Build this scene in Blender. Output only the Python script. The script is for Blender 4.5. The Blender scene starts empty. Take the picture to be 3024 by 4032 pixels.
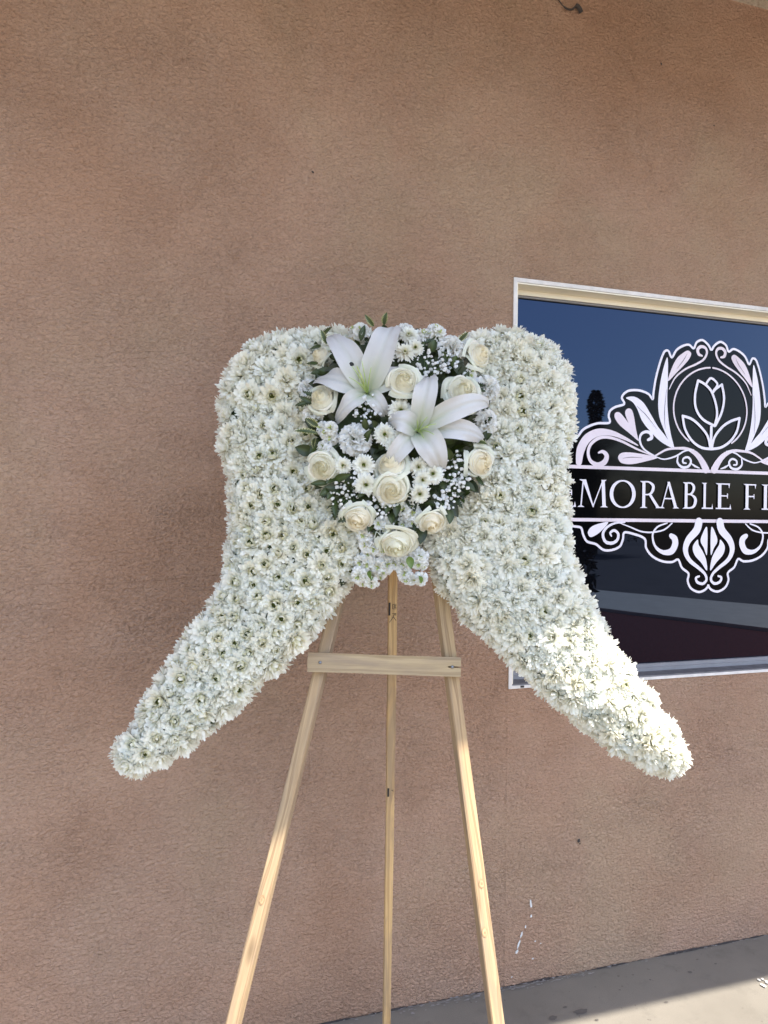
import bpy, bmesh, math, random
import numpy as np
from mathutils import Vector, Matrix
from mathutils.geometry import tessellate_polygon

CAM = {'fw': [0.30017550163128304, 0.9538832590486228, -0.001181662890048809], 'r': [0.9538102710028653, -0.3001366715452205, 0.012804113526396675], 'u': [-0.01185896917308006, 0.004970563402121502, 0.9999173257572935], 'C': [0.0, -2.0976087260523006, 1.5]}      # camera axes and place
# ---------------------------------------------------------------- camera, sky, sun, exposure
scene = bpy.context.scene
COL = scene.collection
cam_data = bpy.data.cameras.new('camera')
cam = bpy.data.objects.new('camera', cam_data)
COL.objects.link(cam)
cam_data.sensor_fit = 'VERTICAL'
cam_data.sensor_height = 32.0
cam_data.lens = 2900.0 / 4032.0 * 32.0
cam_data.clip_start = 0.05
cam_data.clip_end = 2000.0
_r, _u, _f, _c = CAM['r'], CAM['u'], CAM['fw'], CAM['C']
cam.matrix_world = Matrix(((_r[0], _u[0], -_f[0], _c[0]), (_r[1], _u[1], -_f[1], _c[1]),
                           (_r[2], _u[2], -_f[2], _c[2]), (0, 0, 0, 1)))
scene.camera = cam

SUN = Vector((0.60, -1.0, 2.20)).normalized()          # towards the sun
world = bpy.data.worlds.new('World')
scene.world = world
world.use_nodes = True
wn, wl = world.node_tree.nodes, world.node_tree.links
sky = wn.new('ShaderNodeTexSky')
sky.sky_type = 'NISHITA'
sky.sun_disc = False
sky.sun_elevation = math.asin(SUN.z)
sky.sun_rotation = math.atan2(SUN.x, SUN.y)
sky.air_density = 0.85
sky.dust_density = 1.4
sky.ozone_density = 0.75
wn['Background'].inputs['Strength'].default_value = 0.125
wl.new(sky.outputs['Color'], wn['Background'].inputs['Color'])
sun_data = bpy.data.lights.new('sun', 'SUN')
sun_data.energy = 2.6
sun_data.angle = math.radians(0.53)
sun_data.color = (1.0, 0.935, 0.835)
sun = bpy.data.objects.new('sun', sun_data)
COL.objects.link(sun)
sun.rotation_euler = SUN.to_track_quat('Z', 'Y').to_euler()
sun.location = SUN * 20
scene.view_settings.view_transform = 'Standard'
scene.view_settings.look = 'None'
scene.view_settings.gamma = 1.0
scene.view_settings.exposure = 2.14
scene.cycles.use_denoising = True
scene.cycles.use_adaptive_sampling = False
scene.cycles.sample_clamp_indirect = 6.0
scene.cycles.max_bounces = 10
scene.cycles.diffuse_bounces = 6
scene.cycles.transmission_bounces = 8

R = random.Random(7)

# ---------------------------------------------------------------- measured layout: wing-plane metres (u right, v up, w forward); sign in metres from its axis
OUTLINE = [[-0.1049, 0.7365], [-0.1575, 0.7413], [-0.2098, 0.7384], [-0.2618, 0.7266], [-0.3081, 0.7082], [-0.3484, 0.6756], [-0.3723, 0.6337], [-0.3843, 0.5847], [-0.384, 0.5204], [-0.3777, 0.457], [-0.3653, 0.3946], [-0.3551, 0.3329], [-0.3511, 0.272], [-0.3545, 0.2218], [-0.3668, 0.172], [-0.3858, 0.1226], [-0.4124, 0.0737], [-0.439, 0.03], [-0.4654, -0.0132], [-0.4912, -0.0606], [-0.5167, -0.1076], [-0.54, -0.1541], [-0.557, -0.1817], [-0.5628, -0.2046], [-0.5503, -0.2316], [-0.5304, -0.2466], [-0.5065, -0.2517], [-0.4787, -0.2442], [-0.4468, -0.2276], [-0.4152, -0.2046], [-0.3697, -0.1703], [-0.3241, -0.133], [-0.2782, -0.0907], [-0.232, -0.0461], [-0.1853, -0.0001], [-0.1384, 0.053], [-0.0958, 0.1068], [-0.0672, 0.1512], [-0.0332, 0.1812], [0.0109, 0.2165], [0.0654, 0.2172], [0.0952, 0.1828], [0.1101, 0.1485], [0.1395, 0.1098], [0.1735, 0.0714], [0.2218, 0.024], [0.2695, -0.0229], [0.3168, -0.0646], [0.3637, -0.106], [0.4103, -0.1423], [0.4659, -0.1828], [0.5211, -0.2184], [0.5675, -0.2359], [0.6051, -0.2382], [0.6295, -0.2234], [0.6373, -0.2034], [0.6326, -0.1717], [0.6183, -0.1397], [0.5936, -0.1031], [0.567, -0.0615], [0.5402, -0.0195], [0.5148, 0.0182], [0.4853, 0.0561], [0.4628, 0.1042], [0.4403, 0.1576], [0.4244, 0.2119], [0.4125, 0.2718], [0.4064, 0.3326], [0.4061, 0.384], [0.4152, 0.4465], [0.4264, 0.5099], [0.4286, 0.574], [0.4209, 0.6226], [0.4016, 0.6715], [0.3715, 0.7119], [0.3302, 0.7368], [0.278, 0.7473], [0.2202, 0.7443], [0.1677, 0.7324], [0.0943, 0.7203], [0.0105, 0.7236]]
SPRAY_C = [0.0175, 0.4705]
ROSES = [[0.0304, 0.5595, 0.1681, 0.0314], [0.1546, 0.5465, 0.151, 0.0365], [-0.14, 0.533, 0.1464, 0.0294], [0.1912, 0.6438, 0.1221, 0.0314], [-0.133, 0.3873, 0.1463, 0.0324], [0.008, 0.3898, 0.1692, 0.0335], [0.0102, 0.3385, 0.1614, 0.0335], [0.1912, 0.4022, 0.1405, 0.0324], [-0.1459, 0.6373, 0.1272, 0.0223], [-0.0577, 0.2828, 0.1429, 0.0314], [0.0938, 0.2783, 0.1415, 0.0284], [0.0219, 0.2342, 0.1336, 0.0375]]
CARNS = [[-0.0702, 0.4448, 0.1658, 0.0324], [0.1367, 0.6598, 0.1339, 0.0314], [0.2147, 0.575, 0.1272, 0.0284], [0.2094, 0.4978, 0.1366, 0.0264], [-0.1748, 0.5687, 0.1301, 0.0213], [-0.1611, 0.5074, 0.1411, 0.0228], [0.0333, 0.6969, 0.1367, 0.0213]]
BUTTONS = [[0.0332, 0.6354, 0.1541, 0.0213], [0.0023, 0.6586, 0.1482, 0.0182], [0.0564, 0.649, 0.1495, 0.0172], [-0.0036, 0.6225, 0.1569, 0.0157], [0.0426, 0.68, 0.1417, 0.0203], [0.0262, 0.5012, 0.1732, 0.0253], [-0.0061, 0.4513, 0.1732, 0.0213], [0.0297, 0.4455, 0.1734, 0.0193], [0.0135, 0.4271, 0.1726, 0.0182], [-0.0484, 0.3886, 0.1648, 0.0213], [-0.0903, 0.3883, 0.1575, 0.0172], [-0.0434, 0.3488, 0.1596, 0.0223], [0.063, 0.3865, 0.1668, 0.0182], [0.093, 0.3729, 0.1614, 0.0203], [0.0722, 0.3603, 0.1622, 0.0182], [0.0666, 0.3324, 0.1578, 0.0203]]
STOCKS = [[-0.1255, 0.4662, 0.1535, 0.0294], [-0.1307, 0.428, 0.1507, 0.0213], [-0.0673, 0.7028, 0.1278, 0.0279], [0.1732, 0.5964, 0.1383, 0.0228], [0.1027, 0.6978, 0.1294, 0.0279], [0.0772, 0.6916, 0.1351, 0.0203], [-0.0137, 0.2678, 0.1433, 0.0253], [0.0495, 0.2855, 0.1482, 0.0314], [0.0515, 0.3026, 0.1525, 0.0203], [-0.0263, 0.2233, 0.1279, 0.0304], [-0.0415, 0.1956, 0.1159, 0.0264], [-0.0499, 0.1669, 0.114, 0.0213], [-0.0104, 0.1829, 0.114, 0.0253], [0.0292, 0.194, 0.1186, 0.0243], [0.0689, 0.199, 0.1181, 0.0213], [0.045, 0.1659, 0.114, 0.0233], [-0.0398, 0.2466, 0.1345, 0.0203], [0.0737, 0.1641, 0.114, 0.0132], [-0.0299, 0.1584, 0.114, 0.0152]]
GYPS = [[0.0854, 0.6045, 0.1564, 0.0314], [-0.0443, 0.5062, 0.1693, 0.0294], [0.1368, 0.3858, 0.1546, 0.0355], [-0.0865, 0.3292, 0.1488, 0.0294], [-0.0117, 0.3108, 0.1547, 0.0264], [0.1194, 0.32, 0.1473, 0.0213], [0.0698, 0.5594, 0.1656, 0.0182], [0.1463, 0.3568, 0.1481, 0.0228], [-0.0539, 0.3577, 0.1597, 0.0182], [0.123, 0.6183, 0.1471, 0.0203]]
LEAVES = [[[0.0898, 0.6421, 0.1355], [0.0986, 0.6686, 0.1431], 0.018, 'o'], [[0.1101, 0.4384, 0.1527], [0.1553, 0.4544, 0.1588], 0.016, 'o'], [[0.1286, 0.4031, 0.1464], [0.121, 0.4273, 0.1659], 0.0174, 'o'], [[0.1273, 0.6239, 0.1329], [0.1106, 0.6403, 0.1485], 0.0131, 'o'], [[-0.0464, 0.4352, 0.157], [-0.0315, 0.461, 0.1755], 0.0139, 'o'], [[-0.0438, 0.4628, 0.1582], [-0.0469, 0.4861, 0.1737], 0.0131, 'o'], [[-0.0197, 0.4656, 0.1606], [-0.0318, 0.4796, 0.1755], 0.0116, 'o'], [[-0.0605, 0.6699, 0.1272], [-0.0515, 0.7037, 0.1339], 0.0131, 'o'], [[-0.0665, 0.659, 0.1293], [-0.0724, 0.6667, 0.1421], 0.0116, 'o'], [[-0.1568, 0.5306, 0.129], [-0.1947, 0.5181, 0.1313], 0.0145, 's'], [[-0.1501, 0.5233, 0.1319], [-0.1875, 0.5386, 0.1326], 0.0131, 's'], [[-0.1474, 0.5362, 0.1317], [-0.1799, 0.5476, 0.1347], 0.0116, 's'], [[-0.1454, 0.4744, 0.1355], [-0.1711, 0.4879, 0.1422], 0.016, 'v'], [[-0.1449, 0.4586, 0.1355], [-0.1941, 0.4618, 0.1332], 0.0131, 'v'], [[-0.1337, 0.6654, 0.1117], [-0.1466, 0.6927, 0.118], 0.0145, 'v'], [[-0.0328, 0.7033, 0.1203], [-0.052, 0.7256, 0.1262], 0.0131, 'v'], [[-0.0107, 0.7067, 0.1209], [-0.0047, 0.73, 0.1289], 0.016, 'v'], [[0.1513, 0.675, 0.1139], [0.1698, 0.6912, 0.1196], 0.0131, 'v'], [[-0.1445, 0.686, 0.1022], [-0.1212, 0.6983, 0.1213], 0.0131, 's'], [[-0.1534, 0.668, 0.1046], [-0.1612, 0.6579, 0.1207], 0.0102, 's'], [[-0.1466, 0.6633, 0.1082], [-0.1688, 0.6479, 0.1206], 0.0102, 's'], [[-0.1509, 0.6195, 0.1176], [-0.175, 0.6125, 0.1264], 0.0102, 's'], [[-0.151, 0.4497, 0.1333], [-0.1519, 0.4208, 0.1475], 0.0116, 'v'], [[-0.1211, 0.3564, 0.1334], [-0.1593, 0.3521, 0.1366], 0.0116, 'o'], [[-0.1179, 0.3444, 0.1322], [-0.1395, 0.3274, 0.1386], 0.0131, 'o'], [[-0.1089, 0.3619, 0.1375], [-0.0718, 0.369, 0.1626], 0.0145, 'o'], [[-0.1116, 0.3382, 0.1327], [-0.1225, 0.3179, 0.1416], 0.0116, 'o'], [[0.1538, 0.3598, 0.1346], [0.1817, 0.3408, 0.1389], 0.016, 'o'], [[0.185, 0.3742, 0.1272], [0.1989, 0.351, 0.1348], 0.0131, 's'], [[0.089, 0.4068, 0.154], [0.0791, 0.3906, 0.1696], 0.0145, 'o'], [[0.1848, 0.4446, 0.1335], [0.2049, 0.4363, 0.142], 0.0131, 'v'], [[0.0419, 0.3253, 0.1462], [0.0471, 0.3369, 0.1642], 0.0116, 'o'], [[0.0552, 0.5204, 0.1588], [0.0635, 0.5379, 0.1726], 0.0145, 'o'], [[0.1335, 0.6139, 0.1337], [0.1451, 0.6334, 0.1425], 0.0145, 'o'], [[0.0647, 0.644, 0.138], [0.0766, 0.6631, 0.1477], 0.0116, 'o'], [[0.144, 0.4657, 0.146], [0.1362, 0.4359, 0.163], 0.0145, 'o'], [[-0.1055, 0.3225, 0.131], [-0.1046, 0.2852, 0.1383], 0.0128, 'o'], [[0.1255, 0.3074, 0.1311], [0.1281, 0.2717, 0.1372], 0.0182, 'o'], [[0.022, 0.3148, 0.1445], [0.0189, 0.2822, 0.1524], 0.015, 'o'], [[0.0077, 0.3125, 0.1439], [-0.003, 0.2884, 0.1536], 0.0128, 'o'], [[0.1524, 0.3263, 0.1288], [0.1577, 0.315, 0.1409], 0.0086, 'o'], [[0.1566, 0.3506, 0.1323], [0.1687, 0.3374, 0.1423], 0.0128, 'o'], [[0.0102, 0.2954, 0.1398], [0.0115, 0.2674, 0.1482], 0.0128, 'o'], [[-0.0349, 0.1793, 0.102], [-0.0298, 0.1581, 0.118], 0.0086, 'g'], [[0.0698, 0.1695, 0.102], [0.0713, 0.1506, 0.118], 0.0086, 'g'], [[0.047, 0.2084, 0.1115], [0.0514, 0.1811, 0.118], 0.015, 'g'], [[-0.0178, 0.2439, 0.1237], [-0.02, 0.2545, 0.1429], 0.0086, 'o'], [[-0.0432, 0.3362, 0.1453], [-0.0624, 0.3206, 0.1554], 0.0086, 'o']]
LILIES = [[[-0.0434, 0.5464, 0.1711], [[[0.014, 0.697, 0.1619], 0.0624, 0.3, 0.3], [[-0.1286, 0.6828, 0.1451], 0.0552, 0.25, 0.2], [[-0.1654, 0.5845, 0.1362], 0.0493, 0.25, -0.2], [[-0.1132, 0.4872, 0.1417], 0.0377, 0.35, -0.5], [[-0.0005, 0.4931, 0.1583], 0.0348, 0.3, -0.4], [[0.0747, 0.6021, 0.1282], 0.0493, 0.3, -0.3]]], [[0.062, 0.4625, 0.18], [[[0.0871, 0.5873, 0.1553], 0.0479, 0.4, 0.0], [[-0.0005, 0.4812, 0.1816], 0.0464, 0.42, -0.3], [[-0.0052, 0.3806, 0.1556], 0.0406, 0.3, 0.3], [[0.1119, 0.381, 0.1673], 0.0595, 0.36, -0.3], [[0.2147, 0.4528, 0.1279], 0.0435, 0.32, -0.2], [[0.2135, 0.5275, 0.1532], 0.045, 0.36, 0.3]]]]
LEGL = [[-0.1354, 0.0091], [-0.2993, -0.7236]]
LEGR = [[0.144, 0.0018], [0.2365, -0.7174]]
BAR = [[-0.1649, -0.0107], [0.1633, -0.0173]]
REAR = [[0.532, -0.483, 1.367], [0.6241, -0.199, 0.1075]]
FRAME = {'o': [0.48562, -0.57347, 1.18147], 'r': [0.95388, -0.30018, 0.0], 'u': [0.05212, 0.16564, 0.98481], 'w': [-0.29562, -0.93939, 0.17365]}
STAINS = [[1.2483, -0.1684, 0.026, 0.012], [1.1535, -0.1694, 0.014, 0.009], [1.6986, -0.1031, 0.008, 0.006], [1.525, -0.2055, 0.007, 0.004], [1.8138, -0.0902, 0.006, 0.003], [1.213, -0.1379, 0.009, 0.004], [1.4221, -0.1153, 0.004, 0.003], [1.2736, -0.2139, 0.006, 0.004], [1.5475, -0.0997, 0.004, 0.003]]
SIGN = {'fills': [[[-0.187, 2.0526], [-0.2048, 2.01], [-0.2175, 1.9518], [-0.2235, 1.8941], [-0.2179, 1.8429], [-0.198, 1.798], [-0.1768, 1.7586], [-0.1537, 1.7353], [-0.1682, 1.782], [-0.1802, 1.8391], [-0.1861, 1.9078], [-0.1844, 1.9769]], [[-0.1836, 1.97], [-0.1705, 2.0124], [-0.1483, 2.0515], [-0.1195, 2.0751], [-0.1001, 2.0835], [-0.0873, 2.074], [-0.0947, 2.0555], [-0.1153, 2.0325], [-0.1476, 2.0024]], [[-0.3556, 1.9007], [-0.3212, 1.9067], [-0.2842, 1.8878], [-0.2519, 1.8469], [-0.2235, 1.8083], [-0.1908, 1.7753], [-0.1613, 1.7373], [-0.211, 1.7561], [-0.2592, 1.794], [-0.2899, 1.8267], [-0.3072, 1.861], [-0.3276, 1.8871]], [[-0.3009, 1.7547], [-0.3392, 1.7791], [-0.3791, 1.8055], [-0.3991, 1.8298], [-0.3981, 1.8461], [-0.3811, 1.8492], [-0.3585, 1.8301], [-0.3275, 1.7949]], [[-0.3056, 1.7619], [-0.3294, 1.7909], [-0.3519, 1.8304], [-0.3581, 1.8527], [-0.3471, 1.8645], [-0.3318, 1.8608], [-0.3221, 1.8376], [-0.3142, 1.7983]], [[-0.2238, 1.6995], [-0.2713, 1.7081], [-0.3381, 1.7136], [-0.3724, 1.7096], [-0.384, 1.694], [-0.3706, 1.6764], [-0.3309, 1.6732], [-0.2776, 1.6834]], [[-0.4197, 1.4718], [-0.4552, 1.467], [-0.4858, 1.4557], [-0.4996, 1.4373], [-0.4898, 1.4213], [-0.4675, 1.428], [-0.4439, 1.4448]], [[-0.0491, 1.4126], [-0.0692, 1.3881], [-0.0617, 1.3589], [-0.0315, 1.3295], [-0.0068, 1.3017], [-0.011, 1.341], [-0.0264, 1.3705], [-0.0439, 1.3939]], [[-0.0086, 1.4567], [-0.0302, 1.429], [-0.0355, 1.4056], [-0.0209, 1.3822], [-0.0077, 1.3598]]], 'ribs': [[[[-0.1783, 1.9416], [-0.1528, 1.9848], [-0.1116, 2.0165], [-0.0663, 2.0372], [-0.0333, 2.0571], [-0.0194, 2.0816], [-0.0268, 2.0986], [-0.0454, 2.1018], [-0.0593, 2.0902], [-0.0548, 2.0742], [-0.0406, 2.0694]], [0.0028, 0.0056, 0.00672, 0.00728, 0.00784, 0.00896, 0.01008, 0.0112, 0.01232, 0.0112, 0.00672]], [[[-0.2341, 1.7048], [-0.2783, 1.726], [-0.2968, 1.7537], [-0.2925, 1.7778], [-0.2725, 1.7877], [-0.2536, 1.7829], [-0.2493, 1.7682], [-0.264, 1.7596]], [0.00336, 0.00672, 0.0084, 0.00896, 0.01008, 0.01232, 0.01344, 0.00896]], [[[-0.538, 1.6722], [-0.5311, 1.7166], [-0.5063, 1.7552], [-0.4631, 1.777], [-0.4114, 1.7771], [-0.3587, 1.7614], [-0.3053, 1.7392]], [0.0224, 0.03136, 0.03024, 0.02576, 0.01904, 0.01232, 0.00336]], [[[-0.2306, 1.7021], [-0.3051, 1.725], [-0.3717, 1.7507], [-0.4241, 1.762], [-0.4628, 1.757], [-0.4932, 1.7346], [-0.5024, 1.7066], [-0.4924, 1.6792], [-0.4647, 1.6668], [-0.4384, 1.6765], [-0.4296, 1.698], [-0.4441, 1.712], [-0.4621, 1.708]], [0.00336, 0.00672, 0.00896, 0.01008, 0.0112, 0.0112, 0.0112, 0.01232, 0.0168, 0.01904, 0.01792, 0.01232, 0.0056]], [[[-0.2509, 1.6957], [-0.2172, 1.714], [-0.1832, 1.7296], [-0.1419, 1.7352], [-0.0966, 1.734], [-0.0575, 1.7156], [-0.0323, 1.6884], [-0.0176, 1.6643]], [0.00336, 0.00672, 0.00784, 0.00896, 0.0112, 0.01904, 0.02464, 0.02912]], [[[-0.234, 1.7037], [-0.1964, 1.6946], [-0.1484, 1.7067], [-0.1104, 1.7265], [-0.0719, 1.7326]], [0.00336, 0.00504, 0.00616, 0.0056, 0.00336]], [[[-0.138, 1.7093], [-0.1397, 1.685], [-0.12, 1.6694], [-0.0935, 1.6725], [-0.0825, 1.6915], [-0.0954, 1.705], [-0.1149, 1.6997], [-0.1161, 1.6857], [-0.1035, 1.6838]], [0.00504, 0.00784, 0.00896, 0.00896, 0.0084, 0.00784, 0.00728, 0.00728, 0.0056]], [[[-0.0817, 1.6839], [-0.0654, 1.6745], [-0.0462, 1.6681]], [0.00336, 0.00784, 0.00336]], [[[-0.093, 1.7628], [-0.1077, 1.773], [-0.1208, 1.7848], [-0.1322, 1.7979], [-0.1418, 1.8123], [-0.1493, 1.8276], [-0.1549, 1.8437], [-0.1582, 1.8604], [-0.1594, 1.8774], [-0.1584, 1.8945], [-0.1551, 1.9115], [-0.1498, 1.9281], [-0.1423, 1.9441], [-0.1329, 1.9593], [-0.1216, 1.9734], [-0.1086, 1.9864], [-0.094, 1.9979], [-0.0781, 2.0078], [-0.0611, 2.0161], [-0.0432, 2.0224], [-0.0246, 2.0269], [-0.0057, 2.0292]], [0.00616, 0.00616, 0.00616, 0.00616, 0.00616, 0.00616, 0.00616, 0.00616, 0.00616, 0.00616, 0.00616, 0.00616, 0.00616, 0.00616, 0.00616, 0.00616, 0.00616, 0.00616, 0.00616, 0.00616, 0.00616, 0.00616]], [[[-0.3542, 1.4717], [-0.3923, 1.4692], [-0.4246, 1.4549], [-0.4405, 1.4325], [-0.4317, 1.4068], [-0.4069, 1.4001], [-0.3848, 1.4102], [-0.3799, 1.4316], [-0.3958, 1.4439], [-0.4113, 1.436], [-0.4073, 1.4248]], [0.00448, 0.00672, 0.00896, 0.01008, 0.01064, 0.0112, 0.01064, 0.01008, 0.00952, 0.0084, 0.0056]], [[[-0.3772, 1.4704], [-0.3342, 1.4566], [-0.2873, 1.4409], [-0.2401, 1.4383], [-0.1925, 1.4476], [-0.1598, 1.4703]], [0.0028, 0.00448, 0.0056, 0.0056, 0.0056, 0.00448]], [[[-0.1805, 1.4707], [-0.22, 1.4572], [-0.2399, 1.4297], [-0.2298, 1.3908], [-0.1981, 1.3689], [-0.1624, 1.371], [-0.1462, 1.3941], [-0.1479, 1.4149], [-0.1633, 1.4264]], [0.00448, 0.00616, 0.00728, 0.00896, 0.01456, 0.02352, 0.02576, 0.02464, 0.0168]], [[[-0.0452, 1.4758], [-0.0546, 1.4465], [-0.0893, 1.4115], [-0.1013, 1.3766], [-0.0854, 1.3416], [-0.044, 1.312], [-0.0173, 1.2906], [-0.0091, 1.2694], [-0.0246, 1.255], [-0.0481, 1.2606], [-0.0547, 1.2759], [-0.0406, 1.2816]], [0.03136, 0.03024, 0.02576, 0.02128, 0.01568, 0.01232, 0.01008, 0.00952, 0.01008, 0.01008, 0.00896, 0.00672]]], 'tulip': [[[[-0.0583, 1.9794], [-0.0708, 1.9261], [-0.0658, 1.8798], [-0.0369, 1.8433], [0.0156, 1.8212]], 0.00952], [[[0.0156, 1.8212], [0.0258, 1.8612], [0.0194, 1.9021], [-0.0007, 1.945], [-0.0297, 1.9684], [-0.0583, 1.9794]], 0.00952], [[[0.0192, 1.8226], [0.0459, 1.8711], [0.0559, 1.9219], [0.0457, 1.9715]], 0.00952], [[[0.0457, 1.9715], [0.0185, 1.9538], [0.0044, 1.9377]], 0.0084], [[[-0.0261, 1.9663], [-0.0036, 1.9912], [0.0254, 1.9719], [0.0085, 1.9473]], 0.0084], [[[0.0013, 1.8206], [0.0011, 1.7424]], 0.0112], [[[0.0005, 1.7377], [-0.0424, 1.7419], [-0.083, 1.7654], [-0.1117, 1.8048], [-0.1229, 1.85]], 0.00952], [[[-0.1229, 1.85], [-0.0842, 1.841], [-0.0464, 1.8166], [-0.0146, 1.7829], [-0.001, 1.7376]], 0.00952], [[[0.0026, 1.7377], [0.0457, 1.7453], [0.0854, 1.7693], [0.1141, 1.8062], [0.1258, 1.8544]], 0.00952], [[[0.1258, 1.8544], [0.0842, 1.8405], [0.0482, 1.818], [0.0163, 1.7812], [0.0033, 1.7378]], 0.00952]], 'BT': [[-0.0025, 2.0947], [-0.0142, 2.1113], [-0.0394, 2.1257], [-0.064, 2.1155], [-0.0763, 2.0935], [-0.0976, 2.1046], [-0.1268, 2.0965], [-0.1509, 2.0801], [-0.1691, 2.0539], [-0.1832, 2.0759], [-0.1983, 2.0736], [-0.2089, 2.0555], [-0.222, 2.0202], [-0.2349, 1.9735], [-0.243, 1.9273], [-0.246, 1.9031], [-0.2611, 1.9177], [-0.2814, 1.9261], [-0.3083, 1.9301], [-0.3414, 1.927], [-0.3624, 1.9155], [-0.372, 1.8998], [-0.3619, 1.8795], [-0.3964, 1.8675], [-0.4171, 1.854], [-0.4233, 1.8352], [-0.4197, 1.8125], [-0.4636, 1.8081], [-0.4955, 1.7983], [-0.5238, 1.7831], [-0.5425, 1.7602], [-0.5642, 1.7428], [-0.5888, 1.7144], [-0.607, 1.6809], [-0.6189, 1.6505]], 'BB': [[-0.6162, 1.4659], [-0.585, 1.4595], [-0.5474, 1.4565], [-0.5252, 1.4516], [-0.5166, 1.4279], [-0.501, 1.4057], [-0.467, 1.3968], [-0.4377, 1.3778], [-0.4052, 1.3766], [-0.3727, 1.3888], [-0.3599, 1.4142], [-0.355, 1.4367], [-0.3205, 1.4329], [-0.2721, 1.4159], [-0.2649, 1.3829], [-0.2387, 1.3542], [-0.1976, 1.3367], [-0.1563, 1.3335], [-0.1308, 1.342], [-0.1143, 1.3128], [-0.086, 1.2921], [-0.0891, 1.266], [-0.0746, 1.2395], [-0.0426, 1.2255], [-0.0142, 1.2325], [0.0013, 1.2481]], 'rt': 1.658, 'rb': 1.4796, 'cap': [1.6158, 1.5228], 'X': [-0.5456, -0.4209, -0.4177, -0.3144, -0.2991, -0.2079, -0.2195, -0.1321, -0.1217, -0.055, -0.0394, 0.0127, 0.0199, 0.0939, 0.144, 0.2073, 0.2261]}

# ---------------------------------------------------------------- helpers
class MB:
    """collects vertices, faces, colours and material slots for one mesh"""
    def __init__(s):
        s.v, s.f, s.c, s.m, s.n = [], [], [], [], 0
    def add(s, verts, faces, col=(1, 1, 1), mat=0):
        verts = np.asarray(verts, float).reshape(-1, 3)
        k = len(verts)
        col = np.asarray(col, float)
        if col.ndim == 1:
            col = np.tile(col, (k, 1))
        s.v.append(verts); s.c.append(col)
        s.f.extend([tuple(i + s.n for i in f) for f in faces])
        s.m.extend([mat] * len(faces))
        s.n += k
    def grid(s, P, col=(1, 1, 1), mat=0, closed=False):
        P = np.asarray(P, float)
        n, m = P.shape[:2]
        fs = []
        for i in range(n - 1):
            for j in range(m - 1):
                a = i * m + j
                fs.append((a, a + 1, a + m + 1, a + m))
            if closed:
                a = i * m
                fs.append((a + m - 1, a, a + m, a + 2 * m - 1))
        col = np.asarray(col, float)
        if col.ndim == 3:
            col = col.reshape(-1, 3)
        s.add(P.reshape(-1, 3), fs, col, mat)
    def box(s, x0, y0, z0, x1, y1, z1, mat=0, col=(1, 1, 1)):
        v = [(x0, y0, z0), (x1, y0, z0), (x1, y1, z0), (x0, y1, z0), (x0, y0, z1), (x1, y0, z1), (x1, y1, z1), (x0, y1, z1)]
        s.add(v, [(0, 3, 2, 1), (4, 5, 6, 7), (0, 1, 5, 4), (1, 2, 6, 5), (2, 3, 7, 6), (3, 0, 4, 7)], col, mat)
    def tube(s, pts, rad, sides=5, col=(1, 1, 1), mat=0):
        pts = np.asarray(pts, float)
        rad = np.broadcast_to(np.asarray(rad, float), (len(pts),))
        rows = []
        for i, p in enumerate(pts):
            t = pts[min(i + 1, len(pts) - 1)] - pts[max(i - 1, 0)]
            t = t / (np.linalg.norm(t) + 1e-9)
            a = np.cross(t, (0.31, 0.2, 0.93)); a /= np.linalg.norm(a) + 1e-9
            b = np.cross(t, a)
            rows.append([p + rad[i] * (a * math.cos(q) + b * math.sin(q)) for q in np.linspace(0, 2 * math.pi, sides, endpoint=False)])
        s.grid(rows, col, mat, closed=True)
        k = s.n - len(pts) * sides
        s.f.append(tuple(range(k + sides - 1, k - 1, -1))); s.m.append(mat)
        s.f.append(tuple(range(s.n - sides, s.n))); s.m.append(mat)
    def mesh(s, name, mats, smooth=True):
        me = bpy.data.meshes.new(name)
        V = np.concatenate(s.v)
        me.from_pydata(V.tolist(), [], s.f)
        C = np.concatenate(s.c)
        at = me.color_attributes.new('Col', 'FLOAT_COLOR', 'POINT')
        at.data.foreach_set('color', np.hstack([C, np.ones((len(C), 1))]).astype(np.float32).ravel())
        for m in (mats if isinstance(mats, (list, tuple)) else [mats]):
            me.materials.append(m)
        me.polygons.foreach_set('material_index', s.m)
        me.polygons.foreach_set('use_smooth', [smooth] * len(s.f))
        me.update()
        return me

def link(name, data, parent=None, mat=None):
    o = bpy.data.objects.new(name, data)
    COL.objects.link(o)
    if parent is not None:
        o.parent = parent
    if mat is not None:
        o.matrix_local = mat
    return o

def obj(name, mb, mats, parent=None, mat=None, smooth=False):
    return link(name, mb.mesh(name, mats, smooth), parent, mat)

def thing(name, label, cat, mat=None, group=None):
    o = bpy.data.objects.new(name, None)
    COL.objects.link(o)
    o.empty_display_size = 0.1
    if mat is not None:
        o.matrix_world = mat
    o['label'] = label
    o['category'] = cat
    if group:
        o['group'] = group
    return o

def tag(o, label, cat, group=None):
    o['label'] = label; o['category'] = cat
    if group:
        o['group'] = group
    return o

def structure(o):
    o['kind'] = 'structure'
    return o

def catmull(pts, n=8, closed=False):
    pts = np.asarray(pts, float)
    N = len(pts)
    out = []
    for i in range(N if closed else N - 1):
        if closed:
            p = [pts[(i + k) % N] for k in (-1, 0, 1, 2)]
        else:
            p = [pts[max(i - 1, 0)], pts[i], pts[i + 1], pts[min(i + 2, N - 1)]]
        for t in np.linspace(0, 1, n, endpoint=False):
            out.append(0.5 * (2 * p[1] + (p[2] - p[0]) * t + (2 * p[0] - 5 * p[1] + 4 * p[2] - p[3]) * t * t
                              + (3 * p[1] - p[0] - 3 * p[2] + p[3]) * t ** 3))
    if not closed:
        out.append(pts[-1])
    return np.array(out)

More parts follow.
